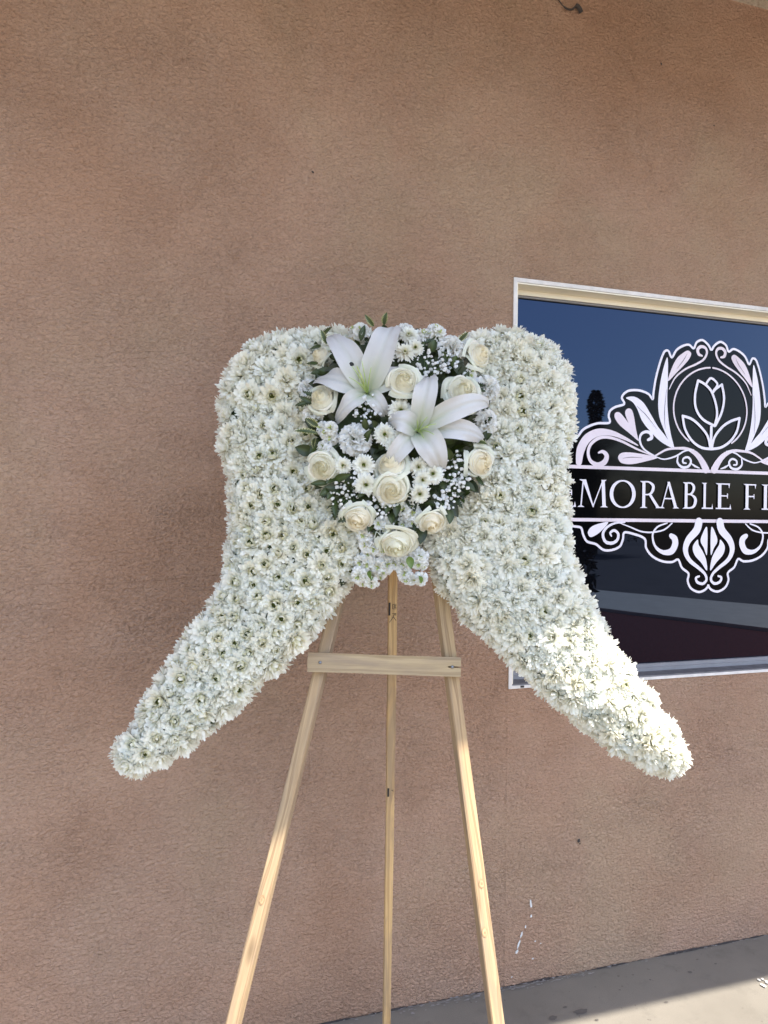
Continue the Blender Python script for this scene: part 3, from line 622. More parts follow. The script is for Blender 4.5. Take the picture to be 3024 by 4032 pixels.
def ribbon(name, path, w, mat, sx=1, n=7, closed=False, parent=None, mb=None):
    a, c = ribbon_pts(path, w, n, closed)
    y = lay()
    own = mb is None
    mb = mb or MB()
    Pg = [[(sx * p[0], y, p[1]), (sx * q[0], y, q[1])] for p, q in zip(a, c)]
    if closed:
        Pg.append(Pg[0])
    mb.grid(Pg)
    if len(path) > 2 and not closed:                      # rounded ends
        P = catmull(path, n)
        for e, q in ((0, a[0] - c[0]), (-1, a[-1] - c[-1])):
            r_ = np.linalg.norm(q) / 2 * 0.99
            yy = lay()
            mb.add([(sx * (P[e][0] + r_ * math.cos(t)), yy, P[e][1] + r_ * math.sin(t)) for t in np.linspace(0, 2 * math.pi, 14, endpoint=False)], [tuple(range(14))])
    if own:
        return obj(name, mb, mat, sign)
BT, BB, RT, RB = SIGN['BT'], SIGN['BB'], SIGN['rt'], SIGN['rb']
def smooth_out(p):
    return catmull(p, 5)
top = smooth_out(BT); bot = smooth_out(BB)
o1 = [tuple(p) for p in top] + [(BT[-1][0], RT)]
fill2('backing', o1 + [(-p[0], p[1]) for p in o1[::-1]], M_BLACK)
o2 = [(BB[0][0], RB)] + [tuple(p) for p in bot]
fill2('backing', o2 + [(-p[0], p[1]) for p in o2[::-1]], M_BLACK)
BL = BT[-1][0] - .03
fill2('backing', [(BL, RT), (-BL, RT), (-BL, RB), (BL, RB)], M_BLACK)
for s in (1, -1):
    ribbon('border', BT, .0082, M_WHITE, s, 5)
    ribbon('border', BB, .0082, M_WHITE, s, 5)
for zc, mt in ((RT, M_PINK), (RB, M_PINK)):
    y = lay()
    mb = MB(); mb.add([(BL, y, zc - .0058), (-BL, y, zc - .0058), (-BL, y, zc + .0058), (BL, y, zc + .0058)], [(0, 1, 2, 3)])
    obj('rule_line', mb, mt, sign)
for s in (1, -1):
    for i, f in enumerate(SIGN['fills']):
        fill2('ornament_leaf', catmull(f, 6, True), M_PINK if i in (1, 3, 4, 5) else M_WHITE, s)
    for i, (p, w) in enumerate(SIGN['ribs']):
        ribbon('ornament_scroll', p, w, M_PINK if i in (0, 2, 3, 4, 8) else M_WHITE, s)
    for pth in ([(.0, 0)],):
        pass
    # fine black vein on the big leaves
    for f in (SIGN['fills'][0], SIGN['fills'][2], SIGN['fills'][5], SIGN['fills'][1]):
        f = np.array(f); c0 = f.mean(0)
        ax = f[np.argmax(np.linalg.norm(f - c0, axis=1))] - c0
        ribbon('ornament_vein', [c0 - ax * .45, c0 - ax * .1 + np.array([-ax[1], ax[0]]) * .03, c0 + ax * .35], [.0006, .0016, .0005], M_BLACK, s)
mb = MB()
for p, w in SIGN['tulip']:
    ribbon('tulip_emblem', p, w, M_WHITE, 1, 8, mb=mb)
obj('tulip_emblem', mb, M_WHITE, sign)

# serif capitals, height 1, drawn as strokes
def G(ch):
    t, h = .135, .05
    q = []                                                # quads (4 pts) and ribbons (pts, widths)
    def bar(x0, y0, x1, y1, w0, w1=None):
        w1 = w0 if w1 is None else w1
        q.append([(x0 - w0 / 2, y0), (x0 + w0 / 2, y0), (x1 + w1 / 2, y1), (x1 - w1 / 2, y1)])
    def ser(x, y, w, up):
        s = 1 if up else -1
        q.append([(x - w / 2, y), (x + w / 2, y), (x + w * .22, y + s * .05), (x - w * .22, y + s * .05)])
    def arm(x0, x1, y, flip):
        q.append([(x0, y), (x1, y), (x1, y + flip * h), (x0, y + flip * h)])
        q.append([(x1, y), (x1 + .03, y - .0), (x1 - .01, y + flip * .2), (x1 - .04, y + flip * h)])
    if ch == 'M':
        bar(.17, 0, .26, 1, .055); bar(.29, 1, .70, .0, .17, .05); bar(.68, .02, 1.10, 1, .05); bar(1.16, 0, 1.10, 1, .15, .14)
        ser(.17, 0, .30, 1); ser(1.16, 0, .34, 1); ser(.22, 1, .26, 0); ser(1.13, 1, .24, 0); W = 1.36
    elif ch == 'O':
        c = [(.54 + .47 * math.cos(a), .5 + .49 * math.sin(a)) for a in np.linspace(0, 2 * math.pi, 33)[:-1]]
        w = [.05 + .105 * abs(math.cos(a)) ** 1.4 for a in np.linspace(0, 2 * math.pi, 33)[:-1]]
        q.append(('R', c, w)); W = 1.08
    elif ch in 'RB':
        bar(.2, 0, .2, 1, t); ser(.2, 0, .34, 1); ser(.16, 1, .26, 0)
        if ch == 'R':
            q.append(('r', [(.2, .975), (.42, .97), (.60, .86), (.62, .72), (.54, .57), (.40, .505), (.2, .50)], [.05, .06, .115, .13, .10, .055, .045]))
            bar(.48, .50, .84, .03, .13, .15); q.append([(.74, 0), (1.0, 0), (.93, .05), (.80, .06)]); W = 1.0
        else:
            q.append(('r', [(.2, .975), (.42, .97), (.55, .88), (.57, .76), (.50, .62), (.38, .555), (.2, .55)], [.05, .06, .11, .12, .09, .055, .045]))
            q.append(('r', [(.2, .535), (.44, .53), (.62, .42), (.66, .28), (.58, .10), (.42, .03), (.2, .025)], [.04, .055, .115, .135, .11, .06, .05])); W = .76
    elif ch == 'A':
        bar(.16, 0, .50, 1, .055); bar(.88, 0, .49, 1, .16, .13); q.append([(.27, .34), (.74, .34), (.73, .39), (.28, .39)])
        ser(.16, 0, .30, 1); ser(.88, 0, .34, 1); W = 1.06
    elif ch in 'LEF':
        bar(.2, 0, .2, 1, t); ser(.18, 1, .32, 0)
        if ch != 'L':
            arm(.2, .60, 1, -1); q.append([(.2, .49), (.52, .49), (.52, .54), (.2, .54)]); q.append([(.51, .42), (.545, .42), (.545, .61), (.51, .61)])
        if ch != 'F':
            arm(.04, .66, 0, 1)
        else:
            ser(.2, 0, .34, 1)
        W = .70 if ch != 'F' else .66
    return q, W
cap1, cap0 = SIGN['cap']
LX = SIGN['X']
letters = [('M', LX[0], LX[1]), ('O', LX[2], LX[3]), ('R', LX[4], LX[5]), ('A', LX[6], LX[7]), ('B', LX[8], LX[9]), ('L', LX[10], LX[11]), ('E', LX[12], LX[13]), ('F', LX[14], LX[15]), ('L', LX[16], LX[16] + .073)]
letters.append(('E', LX[0] - .079, LX[0] - .003))
for ch, x0, x1 in letters:
    q, W = G(ch)
    sx, sz = (x1 - x0) / W, cap1 - cap0
    mb = MB()
    for it in q:
        if it[0] in ('R', 'r'):
            pa = [(x0 + p[0] * sx, cap0 + p[1] * sz) for p in it[1]]
            ww = [w * sz for w in it[2]]
            if it[0] == 'R':
                ww = ww[0:]
                a, c = ribbon_pts(pa, [1.0], 4, True)
                Pm = (a + c) / 2
                W_ = np.interp(np.arange(len(Pm)) / 4.0, np.arange(len(ww) + 1), ww + ww[:1])
                T = a - c
                T /= np.linalg.norm(T, axis=1)[:, None]
                y = lay()
                g_ = [[(p[0] + t_[0] * w_ / 2, y, p[1] + t_[1] * w_ / 2), (p[0] - t_[0] * w_ / 2, y, p[1] - t_[1] * w_ / 2)] for p, t_, w_ in zip(Pm, T, W_)]
                mb.grid(g_ + [g_[0]])
            else:
                a, c = ribbon_pts(pa, ww, 6)
                y = lay()
                mb.grid([[(p[0], y, p[1]), (r_[0], y, r_[1])] for p, r_ in zip(a, c)])
        else:
            y = lay()
            mb.add([(x0 + p[0] * sx, y, cap0 + p[1] * sz) for p in it], [(0, 1, 2, 3)])
    obj('letter', mb, M_WHITE, sign)

# ---------------------------------------------------------------- easel
FO, FR, FU, FW = (Vector(FRAME[k]) for k in ('o', 'r', 'u', 'w'))
PLANE = Matrix(((FR.x, FU.x, FW.x, FO.x), (FR.y, FU.y, FW.y, FO.y), (FR.z, FU.z, FW.z, FO.z), (0, 0, 0, 1)))
def pl(u, v, w=0.0):
    return PLANE @ Vector((u, v, w))
easel_mat = Matrix.Translation((FO.x, FO.y, 0))
easel = thing('easel', 'bare wooden tripod easel with a nailed crossbar in front of the stucco wall', 'easel', easel_mat)
def board(name, a, b2, width, depth, face, mat, parent=easel, pm=easel_mat, segs=14, rough=.0006):
    """square stick from a to b2; local z runs along it, local y points at `face`"""
    z = (b2 - a).normalized()
    y = (face - z * face.dot(z)).normalized()
    x = y.cross(z)
    M = Matrix(((x.x, y.x, z.x, a.x), (x.y, y.y, z.y, a.y), (x.z, y.z, z.z, a.z), (0, 0, 0, 1)))
    Ln = (b2 - a).length
    e = .0022
    prof = [(-width / 2 + e, -depth), (width / 2 - e, -depth), (width / 2, -depth + e), (width / 2, -e), (width / 2 - e, 0), (-width / 2 + e, 0), (-width / 2, -e), (-width / 2, -depth + e)]
    mb = MB()
    rows = []
    for k in range(segs + 1):
        bw = math.sin(k / segs * 3.1) * .0015
        rows.append([(px + R.uniform(-rough, rough) + bw, py + R.uniform(-rough, rough), Ln * k / segs) for px, py in prof])
    mb.grid(rows, closed=True)
    mb.f.append(tuple(range(7, -1, -1))); mb.m.append(0)
    mb.f.append(tuple(range(mb.n - 8, mb.n))); mb.m.append(0)
    return obj(name, mb, mat, parent, pm.inverted() @ M)
def extend_ground(a, b2):
    d = b2 - a
    return a + d * (a.z / (a.z - b2.z))
LEGO = []
for (a, b2), yaw, mt in ((LEGL, -13, M_LEGL), (LEGR, 17, M_LEGR)):
    A_, B_ = pl(*a), pl(*b2)
    Tp = A_ + (A_ - B_).normalized() * .62
    face = Matrix.Rotation(math.radians(yaw), 3, 'Z') @ FW
    LEGO.append(board('leg', Tp, extend_ground(A_, B_), .0265, .0265, face, mt))
for lo, frac, off in ((0, .545, .001), (1, .525, .003), (1, .575, -.004)):
    lg = LEGO[lo]
    L0 = max(v.co.z for v in lg.data.vertices)
    z_ = L0 * frac + .12
    for k, (ra, rb, mt) in enumerate(((.0062, .0095, M_KNOT_RIM), (.0046, .0070, M_KNOT), (.0018, .0030, M_KNOT_RIM))):
        mb = MB()
        mb.add([(off + ra * math.cos(a) * R.uniform(.9, 1.1), .0010 + k * 2e-4, z_ + rb * math.sin(a) * R.uniform(.9, 1.1)) for a in np.linspace(0, 6.283, 14, endpoint=False)], [tuple(range(14))])
        obj('knot', mb, mt, lg)
A_, B_ = Vector(REAR[0]), Vector(REAR[1])
Tp = A_ + (A_ - B_).normalized() * .36
fwd = Vector((-FR.y, FR.x, 0)) * -1
rear = board('leg', Tp, extend_ground(A_, B_), .0205, .0205, Matrix.Rotation(math.radians(6), 3, 'Z') @ fwd, M_REAR)
# crossbar with a slot at its right end
A_, B_ = pl(*BAR[0], .0), pl(*BAR[1], .0)
bz = (B_ - A_).normalized()
by = FW - bz * FW.dot(bz); by.normalize()
bx = by.cross(bz)
A_ = A_ + by * .0205
BM = Matrix(((bx.x, by.x, bz.x, A_.x), (bx.y, by.y, bz.y, A_.y), (bx.z, by.z, bz.z, A_.z), (0, 0, 0, 1)))
Lb, hw = (B_ - A_ + by * .0205).length, .0205
sgn = 1 if bx.z > 0 else -1
prof = [(-hw, 0), (-hw + .0006, Lb * .3), (-hw, Lb * .62), (-hw, Lb), (-.0017, Lb), (-.0019, Lb - .026), (0, Lb - .029), (.0016, Lb - .026), (.0014, Lb), (hw, Lb), (hw - .0006, Lb * .5), (hw, 0), (.004, -.0012)]
mb = MB()
n = len(prof)
mb.add([(x, 0, z) for x, z in prof] + [(x, -.019, z) for x, z in prof], [tuple(range(n)), tuple(range(2 * n - 1, n - 1, -1))] + [(i, i + n, (i + 1) % n + n, (i + 1) % n) for i in range(n)])
bm = bmesh.new(); me = mb.mesh('crossbar', M_BAR, False); bm.from_mesh(me)
bmesh.ops.recalc_face_normals(bm, faces=bm.faces); bm.to_mesh(me); bm.free()
bar = link('crossbar', me, easel, easel_mat.inverted() @ BM)
for zz in (.0265, Lb - .0185):
    mb = MB()
    q = [(.0001, .0032), (.0012, .0034), (.0021, .0027), (.0026, .0012)]
    mb.grid([[(r_ * math.cos(t), h_, r_ * math.sin(t)) for t in np.linspace(0, 2 * math.pi, 12, endpoint=False)] for h_, r_ in q], closed=True)
    mb.f.append(tuple(range(mb.n - 12, mb.n))); mb.m.append(0)
    obj('nail', mb, M_NAIL, bar, Matrix.Translation((0, 0, zz)), True)
# ink marks stamped on the rear leg
rl = rear.matrix_local
def on_rear(zpos, quads):
    mb = MB()
    for i, (x0, z0, x1, z1) in enumerate(quads):
        yy = .0011 + i * 4e-5
        mb.add([(x0, yy, zpos + z0), (x1, yy, zpos + z0), (x1, yy, zpos + z1), (x0, yy, zpos + z1)], [(0, 1, 2, 3)])
    return mb
def rear_z(zw):
    a, b2 = Tp, extend_ground(Vector(REAR[0]), Vector(REAR[1]))
    return (a.z - zw) / (a.z - b2.z) * (b2 - a).length
sx = 1 if rear.matrix_local.to_3x3().col[0].dot(FR) > 0 else -1
def q2(l):
    return [(sx * a, b2, sx * c2, d2) for a, b2, c2, d2 in l]
zr = rear_z(1.262)
obj('ink_bar', on_rear(zr, q2([(-.0098, -.026, -.0050, .006)])), M_INK, rear)
obj('ink_stamp', on_rear(zr - .016, q2([(-.0005, -.006, .0088, -.0048), (-.0005, .0052, .0088, .0064), (-.0005, -.006, .0007, .0064), (.0030, -.0025, .0040, .003), (.0030, -.0030, .0085, -.0018), (.0052, -.0025, .0066, .001), (.0035, .0016, .0085, .003)])), M_INK, rear)
mb = on_rear(zr + .004, q2([(-.0012, -.003, .0088, -.0018), (.0030, -.003, .0040, .0025), (.0052, -.003, .0062, .0025), (.0072, -.003, .0082, .0025)]))
for pth in ([(.0022, .002), (-.001, .010), (-.0075, .019)], [(.0022, .005), (.005, .010), (.0085, .015)]):
    a, c = ribbon_pts([(sx * p[0], p[1]) for p in pth], [.0016, .0014, .0012], 4)
    mb.grid([[(p[0], .0016, zr + .004 + p[1]), (r_[0], .0016, zr + .004 + r_[1])] for p, r_ in zip(a, c)])
obj('ink_stamp', mb, M_INK, rear)
zr = rear_z(.80)
obj('ink_bar', on_rear(zr, q2([(-.0070, -.012, -.0022, .012)])), M_INK, rear)
obj('ink_stamp', on_rear(zr - .006, q2([(.003, -.0008, .0078, .0008), (.0064, 0.001, .0078, .004)])), M_INK, rear)

# ---------------------------------------------------------------- flower parts
WHITE = np.array((.93, .935, .905)); CREAM = np.array((.86, .80, .62)); GREEN = np.array((.47, .49, .13)); EYE = np.array((.075, .095, .015))

def strap_petal(mb, L_, W_, el0, curl, cup, az, r0, z0, c0, c1, nl=5, tip=.93, twist=0.0, wid0=.32, mat=0):
    """one narrow petal: starts r0 from the axis at height z0 and bends from angle el0 by curl"""
    t = 1 - (1 - np.linspace(0, 1, nl)) ** 1.35
    ang = el0 + curl * t
    dr = np.concatenate([[0], np.cumsum(np.cos((ang[1:] + ang[:-1]) / 2) * L_ * np.diff(t))])
    dz = np.concatenate([[0], np.cumsum(np.sin((ang[1:] + ang[:-1]) / 2) * L_ * np.diff(t))])
    w = W_ / 2 * (wid0 + (1 - wid0) * np.sin(np.minimum(t / .62, 1) * math.pi / 2)) * np.sqrt(1 - np.clip((t - .62) / .38, 0, 1) ** 2 * tip)
    ca, sa = math.cos(az), math.sin(az)
    P = np.zeros((nl, 3, 3)); C = np.zeros((nl, 3, 3))
    for j, s in enumerate((-1, 0, 1)):
        off = cup * w * abs(s)
        r = r0 + dr - np.sin(ang) * off
        z = z0 + dz + np.cos(ang) * off + twist * s * w
        lat = s * w
        P[:, j, 0] = r * ca - lat * sa
        P[:, j, 1] = r * sa + lat * ca
        P[:, j, 2] = z
        C[:, j, :] = c0 + (c1 - c0) * np.clip(t * 1.7, 0, 1)[:, None]
    mb.grid(P, C, mat)

def make_mum(kind, seed, sc=1.0, nl=6):
    rr = random.Random(seed)
    mb = MB()
    if kind in ('full', 'eye'):
        n_all = 112 if nl > 4 else 78
        f0 = 0.0 if kind == 'full' else .36
        wob = [rr.uniform(0, 6.28) for _ in range(3)]
        for k in range(n_all):
            f = math.sqrt((k + .5) / n_all)
            if f < f0:
                continue
            az = k * 2.39996 + rr.uniform(-.35, .35)
            el = 1.52 - 1.22 * f ** 1.25 + rr.uniform(-.20, .20) + .16 * math.sin(az * 2 + wob[0])
            if k > n_all * .88:
                el -= .45
            g = max(0, .30 - f) * 1.1 if kind == 'full' else max(0, .52 - f) * 1.5
            L_ = (.0265 if f > .3 else .0235) * rr.uniform(.82, 1.14) * (1 + .10 * math.sin(az + wob[1]))
            base = np.array((.89, .88, .76)) * (1 - g) + GREEN * g
            tipc = WHITE * (1 - g * .6) + (GREEN * .5 + CREAM * .55) * (g * .6)
            strap_petal(mb, L_ * sc, (.0072 + .0020 * f) * sc * rr.uniform(.82, 1.15), el, rr.uniform(-.45, .50) + (.25 if f < .5 else -.05), .30, az, (.0008 + .0085 * f) * sc, rr.uniform(-.001, .002), base, tipc, nl, .86, rr.uniform(-.3, .3))
        rings = [] if kind == 'full' else [(14, .0235, .0068, .92, .95, .45, .0065, .60), (12, .0195, .0060, .95, 1.2, .45, .0065, .95), (8, .0135, .0048, 1.05, 1.2, .45, .0055, 1.0)]
    elif kind == 'button':                                   # small daisy chrysanthemum, many flat rays round a green disc
        rings = [(24, .0240, .0058, -.05, -.30, .4, .003, 0), (24, .0225, .0056, .18, -.20, .4, .003, 0), (22, .0200, .0054, .40, -.05, .4, .003, .04), (20, .0165, .005, .62, .15, .4, .003, .10), (17, .0125, .0044, .85, .4, .45, .003, .30), (13, .0085, .0036, 1.0, .6, .5, .003, .7)]
    for n, L_, W_, el, cu, cup, r0, g in rings:
        ph = rr.uniform(0, 6.28)
        for k in range(n):
            az = ph + 2 * math.pi * (k + rr.uniform(-.28, .28)) / n
            base = CREAM * .85 * (1 - g) + GREEN * g + 0
            tipc = WHITE * (1 - g * .75) + (GREEN * .5 + CREAM * .6) * (g * .75)
            strap_petal(mb, L_ * sc * rr.uniform(.86, 1.1), W_ * sc * rr.uniform(.85, 1.12), el + rr.uniform(-.22, .22), cu + rr.uniform(-.35, .35), cup, az,
                        r0 * sc, rr.uniform(-.001, .001), base * (1 - .15 * g), tipc, nl, .88, rr.uniform(-.25, .25))
    if kind != 'full':
        r_ = (.0074 if kind == 'eye' else .0036) * sc
        z_ = (.0115 if kind == 'eye' else .0035) * sc
        n = 9
        for rw, hh in ((r_, z_),):
            top = [[(rw * q * math.cos(t), rw * q * math.sin(t), hh + rw * .6 * (1 - q * q)) for t in np.linspace(0, 6.283, n, endpoint=False)] for q in (.08, .5, 1.0)]
            mb.grid(top, EYE if kind == 'eye' else EYE * np.array((1.7, 1.8, 1.2)), closed=True)
    # green calyx below
    mb.grid([[(q * sc * math.cos(t), q * sc * math.sin(t), h_ * sc) for t in np.linspace(0, 6.283, 8, endpoint=False)] for q, h_ in ((.006, .001), (.0045, -.006), (.002, -.012))], (.16, .20, .06), closed=True)
    return mb

MUMS = {k: [make_mum(k, 10 * i + 3).mesh('chrysanthemum', M_MUM) for i in range(6)] for k in ('full', 'eye')}
MB_MUM = {k: [make_mum(k, 10 * i + 3, 1.0, 4) for i in range(4)] for k in ('full', 'eye')}
BUTTON = [make_mum('button', 50 + i).mesh('button_chrysanthemum', M_MUM) for i in range(4)]

# ---------------------------------------------------------------- angel wings: foam body set all over with chrysanthemums
wings = thing('flower_wings', 'pair of angel wings covered in white chrysanthemums on the wooden easel', 'flower arrangement', PLANE)
PO = np.array(OUTLINE)
PO = catmull(PO, 3, True)
def sdist(q):
    """distance to the outline, positive inside"""
    q = np.atleast_2d(q)
    a, b2 = PO, np.roll(PO, -1, 0)
    d = b2 - a
    best = np.full(len(q), 1e9); inside = np.zeros(len(q), bool)
    for i in range(len(a)):
        t = np.clip(((q - a[i]) @ d[i]) / (d[i] @ d[i] + 1e-12), 0, 1)
        best = np.minimum(best, np.hypot(*(q - a[i] - t[:, None] * d[i]).T))
        cond = (a[i, 1] > q[:, 1]) != (b2[i, 1] > q[:, 1])
        xi = a[i, 0] + (q[:, 1] - a[i, 1]) / (d[i, 1] + 1e-12) * d[i, 0]
        inside ^= cond & (q[:, 0] < xi)
    return np.where(inside, best, -best)
INSET, RD, TB, TD = .0122, .075, .040, .062
def height(q):
    d = sdist(q) - INSET
    return TB + TD * np.sqrt(np.clip(1 - (1 - np.clip(d, 0, RD) / RD) ** 2, 0, 1)), d
# foam body
g = .0125
U = np.arange(-.60, .68, g); V = np.arange(-.30, .80, g)
UU, VV = np.meshgrid(U, V, indexing='ij')
hh, dd = height(np.stack([UU.ravel(), VV.ravel()], 1))
hh = hh.reshape(UU.shape) - .016; dd = dd.reshape(UU.shape)
cell = (dd[:-1, :-1] > 0) & (dd[1:, :-1] > 0) & (dd[1:, 1:] > 0) & (dd[:-1, 1:] > 0)
vid, vl, fl = {}, [], []
def vtx(i, j, k):
    if (i, j, k) not in vid:
        vid[(i, j, k)] = len(vl)
        vl.append((U[i], V[j], hh[i, j] if k else .004))
    return vid[(i, j, k)]
for i in range(cell.shape[0]):
    for j in range(cell.shape[1]):
        if not cell[i, j]:
            continue
        fl.append((vtx(i, j, 1), vtx(i + 1, j, 1), vtx(i + 1, j + 1, 1), vtx(i, j + 1, 1)))
        fl.append((vtx(i, j, 0), vtx(i, j + 1, 0), vtx(i + 1, j + 1, 0), vtx(i + 1, j, 0)))
        for di, dj, a, b2 in ((-1, 0, (0, 1), (0, 0)), (1, 0, (1, 0), (1, 1)), (0, -1, (0, 0), (1, 0)), (0, 1, (1, 1), (0, 1))):
            ii, jj = i + di, j + dj
            if not (0 <= ii < cell.shape[0] and 0 <= jj < cell.shape[1]) or not cell[ii, jj]:
                fl.append((vtx(i + a[0], j + a[1], 1), vtx(i + a[0], j + a[1], 0), vtx(i + b2[0], j + b2[1], 0), vtx(i + b2[0], j + b2[1], 1)))
mb = MB(); mb.add(vl, fl)
obj('foam_base', mb, M_FOAM, wings)
# candidate spots over the face and the sides
rng = np.random.default_rng(11)
q = np.stack([rng.uniform(-.60, .68, 26000), rng.uniform(-.30, .80, 26000)], 1)
h0, d0 = height(q)
k = d0 > 0
q, h0 = q[k], h0[k]
e = .002
hx = (height(q + (e, 0))[0] - height(q - (e, 0))[0]) / (2 * e)
hy = (height(q + (0, e))[0] - height(q - (0, e))[0]) / (2 * e)
nn = np.stack([-hx, -hy, np.ones(len(q))], 1); nn /= np.linalg.norm(nn, axis=1)[:, None]
pts = np.column_stack([q, h0]); nrm = nn
tt = np.roll(PO, -1, 0) - PO; ln = np.linalg.norm(tt, axis=1); 
cand = []
for i in range(len(PO)):
    t_ = tt[i] / (ln[i] + 1e-9); no = np.array([t_[1], -t_[0]])
    if sdist(PO[i] + tt[i] / 2 + no * .01)[0] > 0:
        no = -no
    for _ in range(int(ln[i] * 700) + 1):
        p = PO[i] + tt[i] * R.random() - no * INSET
        if sdist(p)[0] > INSET * .8:
            cand.append((p[0], p[1], R.uniform(.012, TB), no[0], no[1], .14))
cand = np.array(cand)
pts = np.vstack([pts, cand[:, :3]]); nc = cand[:, 3:] / np.linalg.norm(cand[:, 3:], axis=1)[:, None]; nrm = np.vstack([nrm, nc])
order = rng.permutation(len(pts))
sel = []
SP = .0300
cells = {}
for i in order:
    p = pts[i]
    key = tuple((p // SP).astype(int))
    ok = True
    for a in (-1, 0, 1):
        for b2 in (-1, 0, 1):
            for c in (-1, 0, 1):
                for j in cells.get((key[0] + a, key[1] + b2, key[2] + c), ()):
                    if np.linalg.norm(pts[j] - p) < SP:
                        ok = False; break
                if not ok: break
            if not ok: break
        if not ok: break
    if ok:
        cells.setdefault(key, []).append(i); sel.append(i)
def in_spray(p, k=1.0):
    return abs((p[0] - SPRAY_C[0]) / (.178 * k)) ** 2.6 + abs((p[1] - SPRAY_C[1] - .012) / (.222 * k)) ** 2.3 < 1
sel = [i for i in sel if not (in_spray(pts[i]) and pts[i][2] > .07)]
front = sorted(sel, key=lambda i: -nrm[i][2])[:300]
front_set = set(front)
def frame_at(p, nv, spin):
    z = Vector(nv).normalized()
    x = Vector((0.3, 1, 0.1)).cross(z).normalized(); y = z.cross(x)
    x, y = x * math.cos(spin) + y * math.sin(spin), y * math.cos(spin) - x * math.sin(spin)
    return Matrix(((x.x, y.x, z.x, p[0]), (x.y, y.y, z.y, p[1]), (x.z, y.z, z.z, p[2]), (0, 0, 0, 1)))
edge = MB()
def into_edge(src, Mx):
    Mn = np.array(Mx)
    edge.add(np.concatenate(src.v) @ Mn[:3, :3].T + Mn[:3, 3], src.f, np.concatenate(src.c))
for i in sel:
    p, nv = pts[i], nrm[i] + (.42 if nrm[i][2] > .5 else .14) * np.array([R.uniform(-1, 1), R.uniform(-1, 1), 0])
    left, low = p[0] < .02, p[1] < .42
    pe = .88 if (left and low) else (.46 if left else (.10 if p[1] > .1 else .07))
    kind = 'eye' if R.random() < pe * (1 if nrm[i][2] > .6 else .45) else 'full'
    s = R.uniform(.74, 1.06)
    off = -.014 + R.uniform(-.005, .006)
    Mx = frame_at(p + nrm[i] * off, nv, R.uniform(0, 6.28)) @ Matrix.Scale(s, 4)
    if i in front_set:
        link('chrysanthemum', R.choice(MUMS[kind]), wings, Mx)
    else:
        into_edge(R.choice(MB_MUM[kind]), Mx)
# small blooms pushed deep into the remaining gaps
SELP = pts[sel]
deep = []
for i in rng.permutation(len(pts))[:14000]:
    p = pts[i]
    if in_spray(p) and p[2] > .07:
        continue
    if np.min(((SELP - p) ** 2).sum(1)) > .0222 ** 2 and (not deep or np.min(((np.array(deep) - p) ** 2).sum(1)) > .021 ** 2):
        deep.append(p)
        into_edge(R.choice(MB_MUM['full']), frame_at(p - nrm[i] * .019, nrm[i] + np.array([R.uniform(-.2, .2), R.uniform(-.2, .2), 0]), R.uniform(0, 6.28)) @ Matrix.Scale(R.uniform(.68, .82), 4))
if edge.n:
    eo = obj('chrysanthemum_edging', edge, M_MUM, wings, smooth=True)
    eo['kind'] = 'stuff'
print('mums', len(sel), 'front', len(front)) if False else None

# ---------------------------------------------------------------- centre spray of lilies, roses, carnations and greens
SC = Vector((SPRAY_C[0], SPRAY_C[1], .10))
SPM = PLANE @ Matrix.Translation(SC)
spray = thing('flower_spray', 'white lily and rose spray with dark leaves between the two wings', 'flower arrangement', SPM)
SCN = np.array(SC)
def sl(p):
    return np.array(p, float) - SCN                       # wing plane -> spray space
def dome_n(p, k=1.0):
    return np.array([p[0] * 2.6 * k, p[1] * 2.3 * k - .05, 1.0])
# foam and dark filler leaves
mb = MB()
rows = []
for q in np.linspace(.02, 1, 9):
    rows.append([(.180 * q * math.cos(t), .220 * q * math.sin(t) + .008, .034 * math.sqrt(max(0, 1 - q * q)) - .012) for t in np.linspace(0, 6.283, 28, endpoint=False)])
mb.grid(rows, closed=True)
obj('foam_base', mb, M_FOAM, spray, smooth=True)

DARK = np.array((.027, .042, .007)); MIDG = np.array((.062, .095, .016)); VARI = np.array((.52, .52, .22))
def leaf(mb, a, b2, w, kind, bend=.12, nz=None, shade=1.0):
    a, b2 = np.array(a, float), np.array(b2, float)
    d = b2 - a; L_ = np.linalg.norm(d); d /= L_
    up = np.array((0, 0, 1.0)) if nz is None else np.array(nz, float)
    up = up + np.array([R.uniform(-.35, .35), R.uniform(-.35, .35), 0])
    side = np.cross(d, up); side /= np.linalg.norm(side)
    up = np.cross(side, d)
    ser = kind in 'sv'
    nl = 19 if ser else 9
    t = np.linspace(0, 1, nl)
    prof = np.sin(math.pi * np.clip(t, 0, 1) ** .85) ** .8 if kind in 'og' else np.sin(math.pi * t ** .8) ** .7
    prof = np.maximum(prof, .02)
    if ser:
        prof = prof * np.where(np.arange(nl) % 2 == 1, 1.0, .52)
    P = np.zeros((nl, 5, 3)); C = np.zeros((nl, 5, 3))
    for j, s in enumerate((-1, -.5, 0, .5, 1)):
        ww = s * w / 2 * prof
        P[:, j] = a + np.outer(t, d) * L_ + np.outer(ww, side) + np.outer(bend * L_ * np.sin(math.pi * t * .9) + .35 * np.abs(ww) - (.0 if s else .0008), up)
        base = MIDG if kind == 'g' else DARK
        c = base * shade * (1.45 if s == 0 else 1.0)
        if kind == 'v' and abs(s) == 1:
            c = VARI * .8
        if kind == 'g':
            c = base * 1.7
        C[:, j] = c
    mb.grid(P, C)
fill = MB()
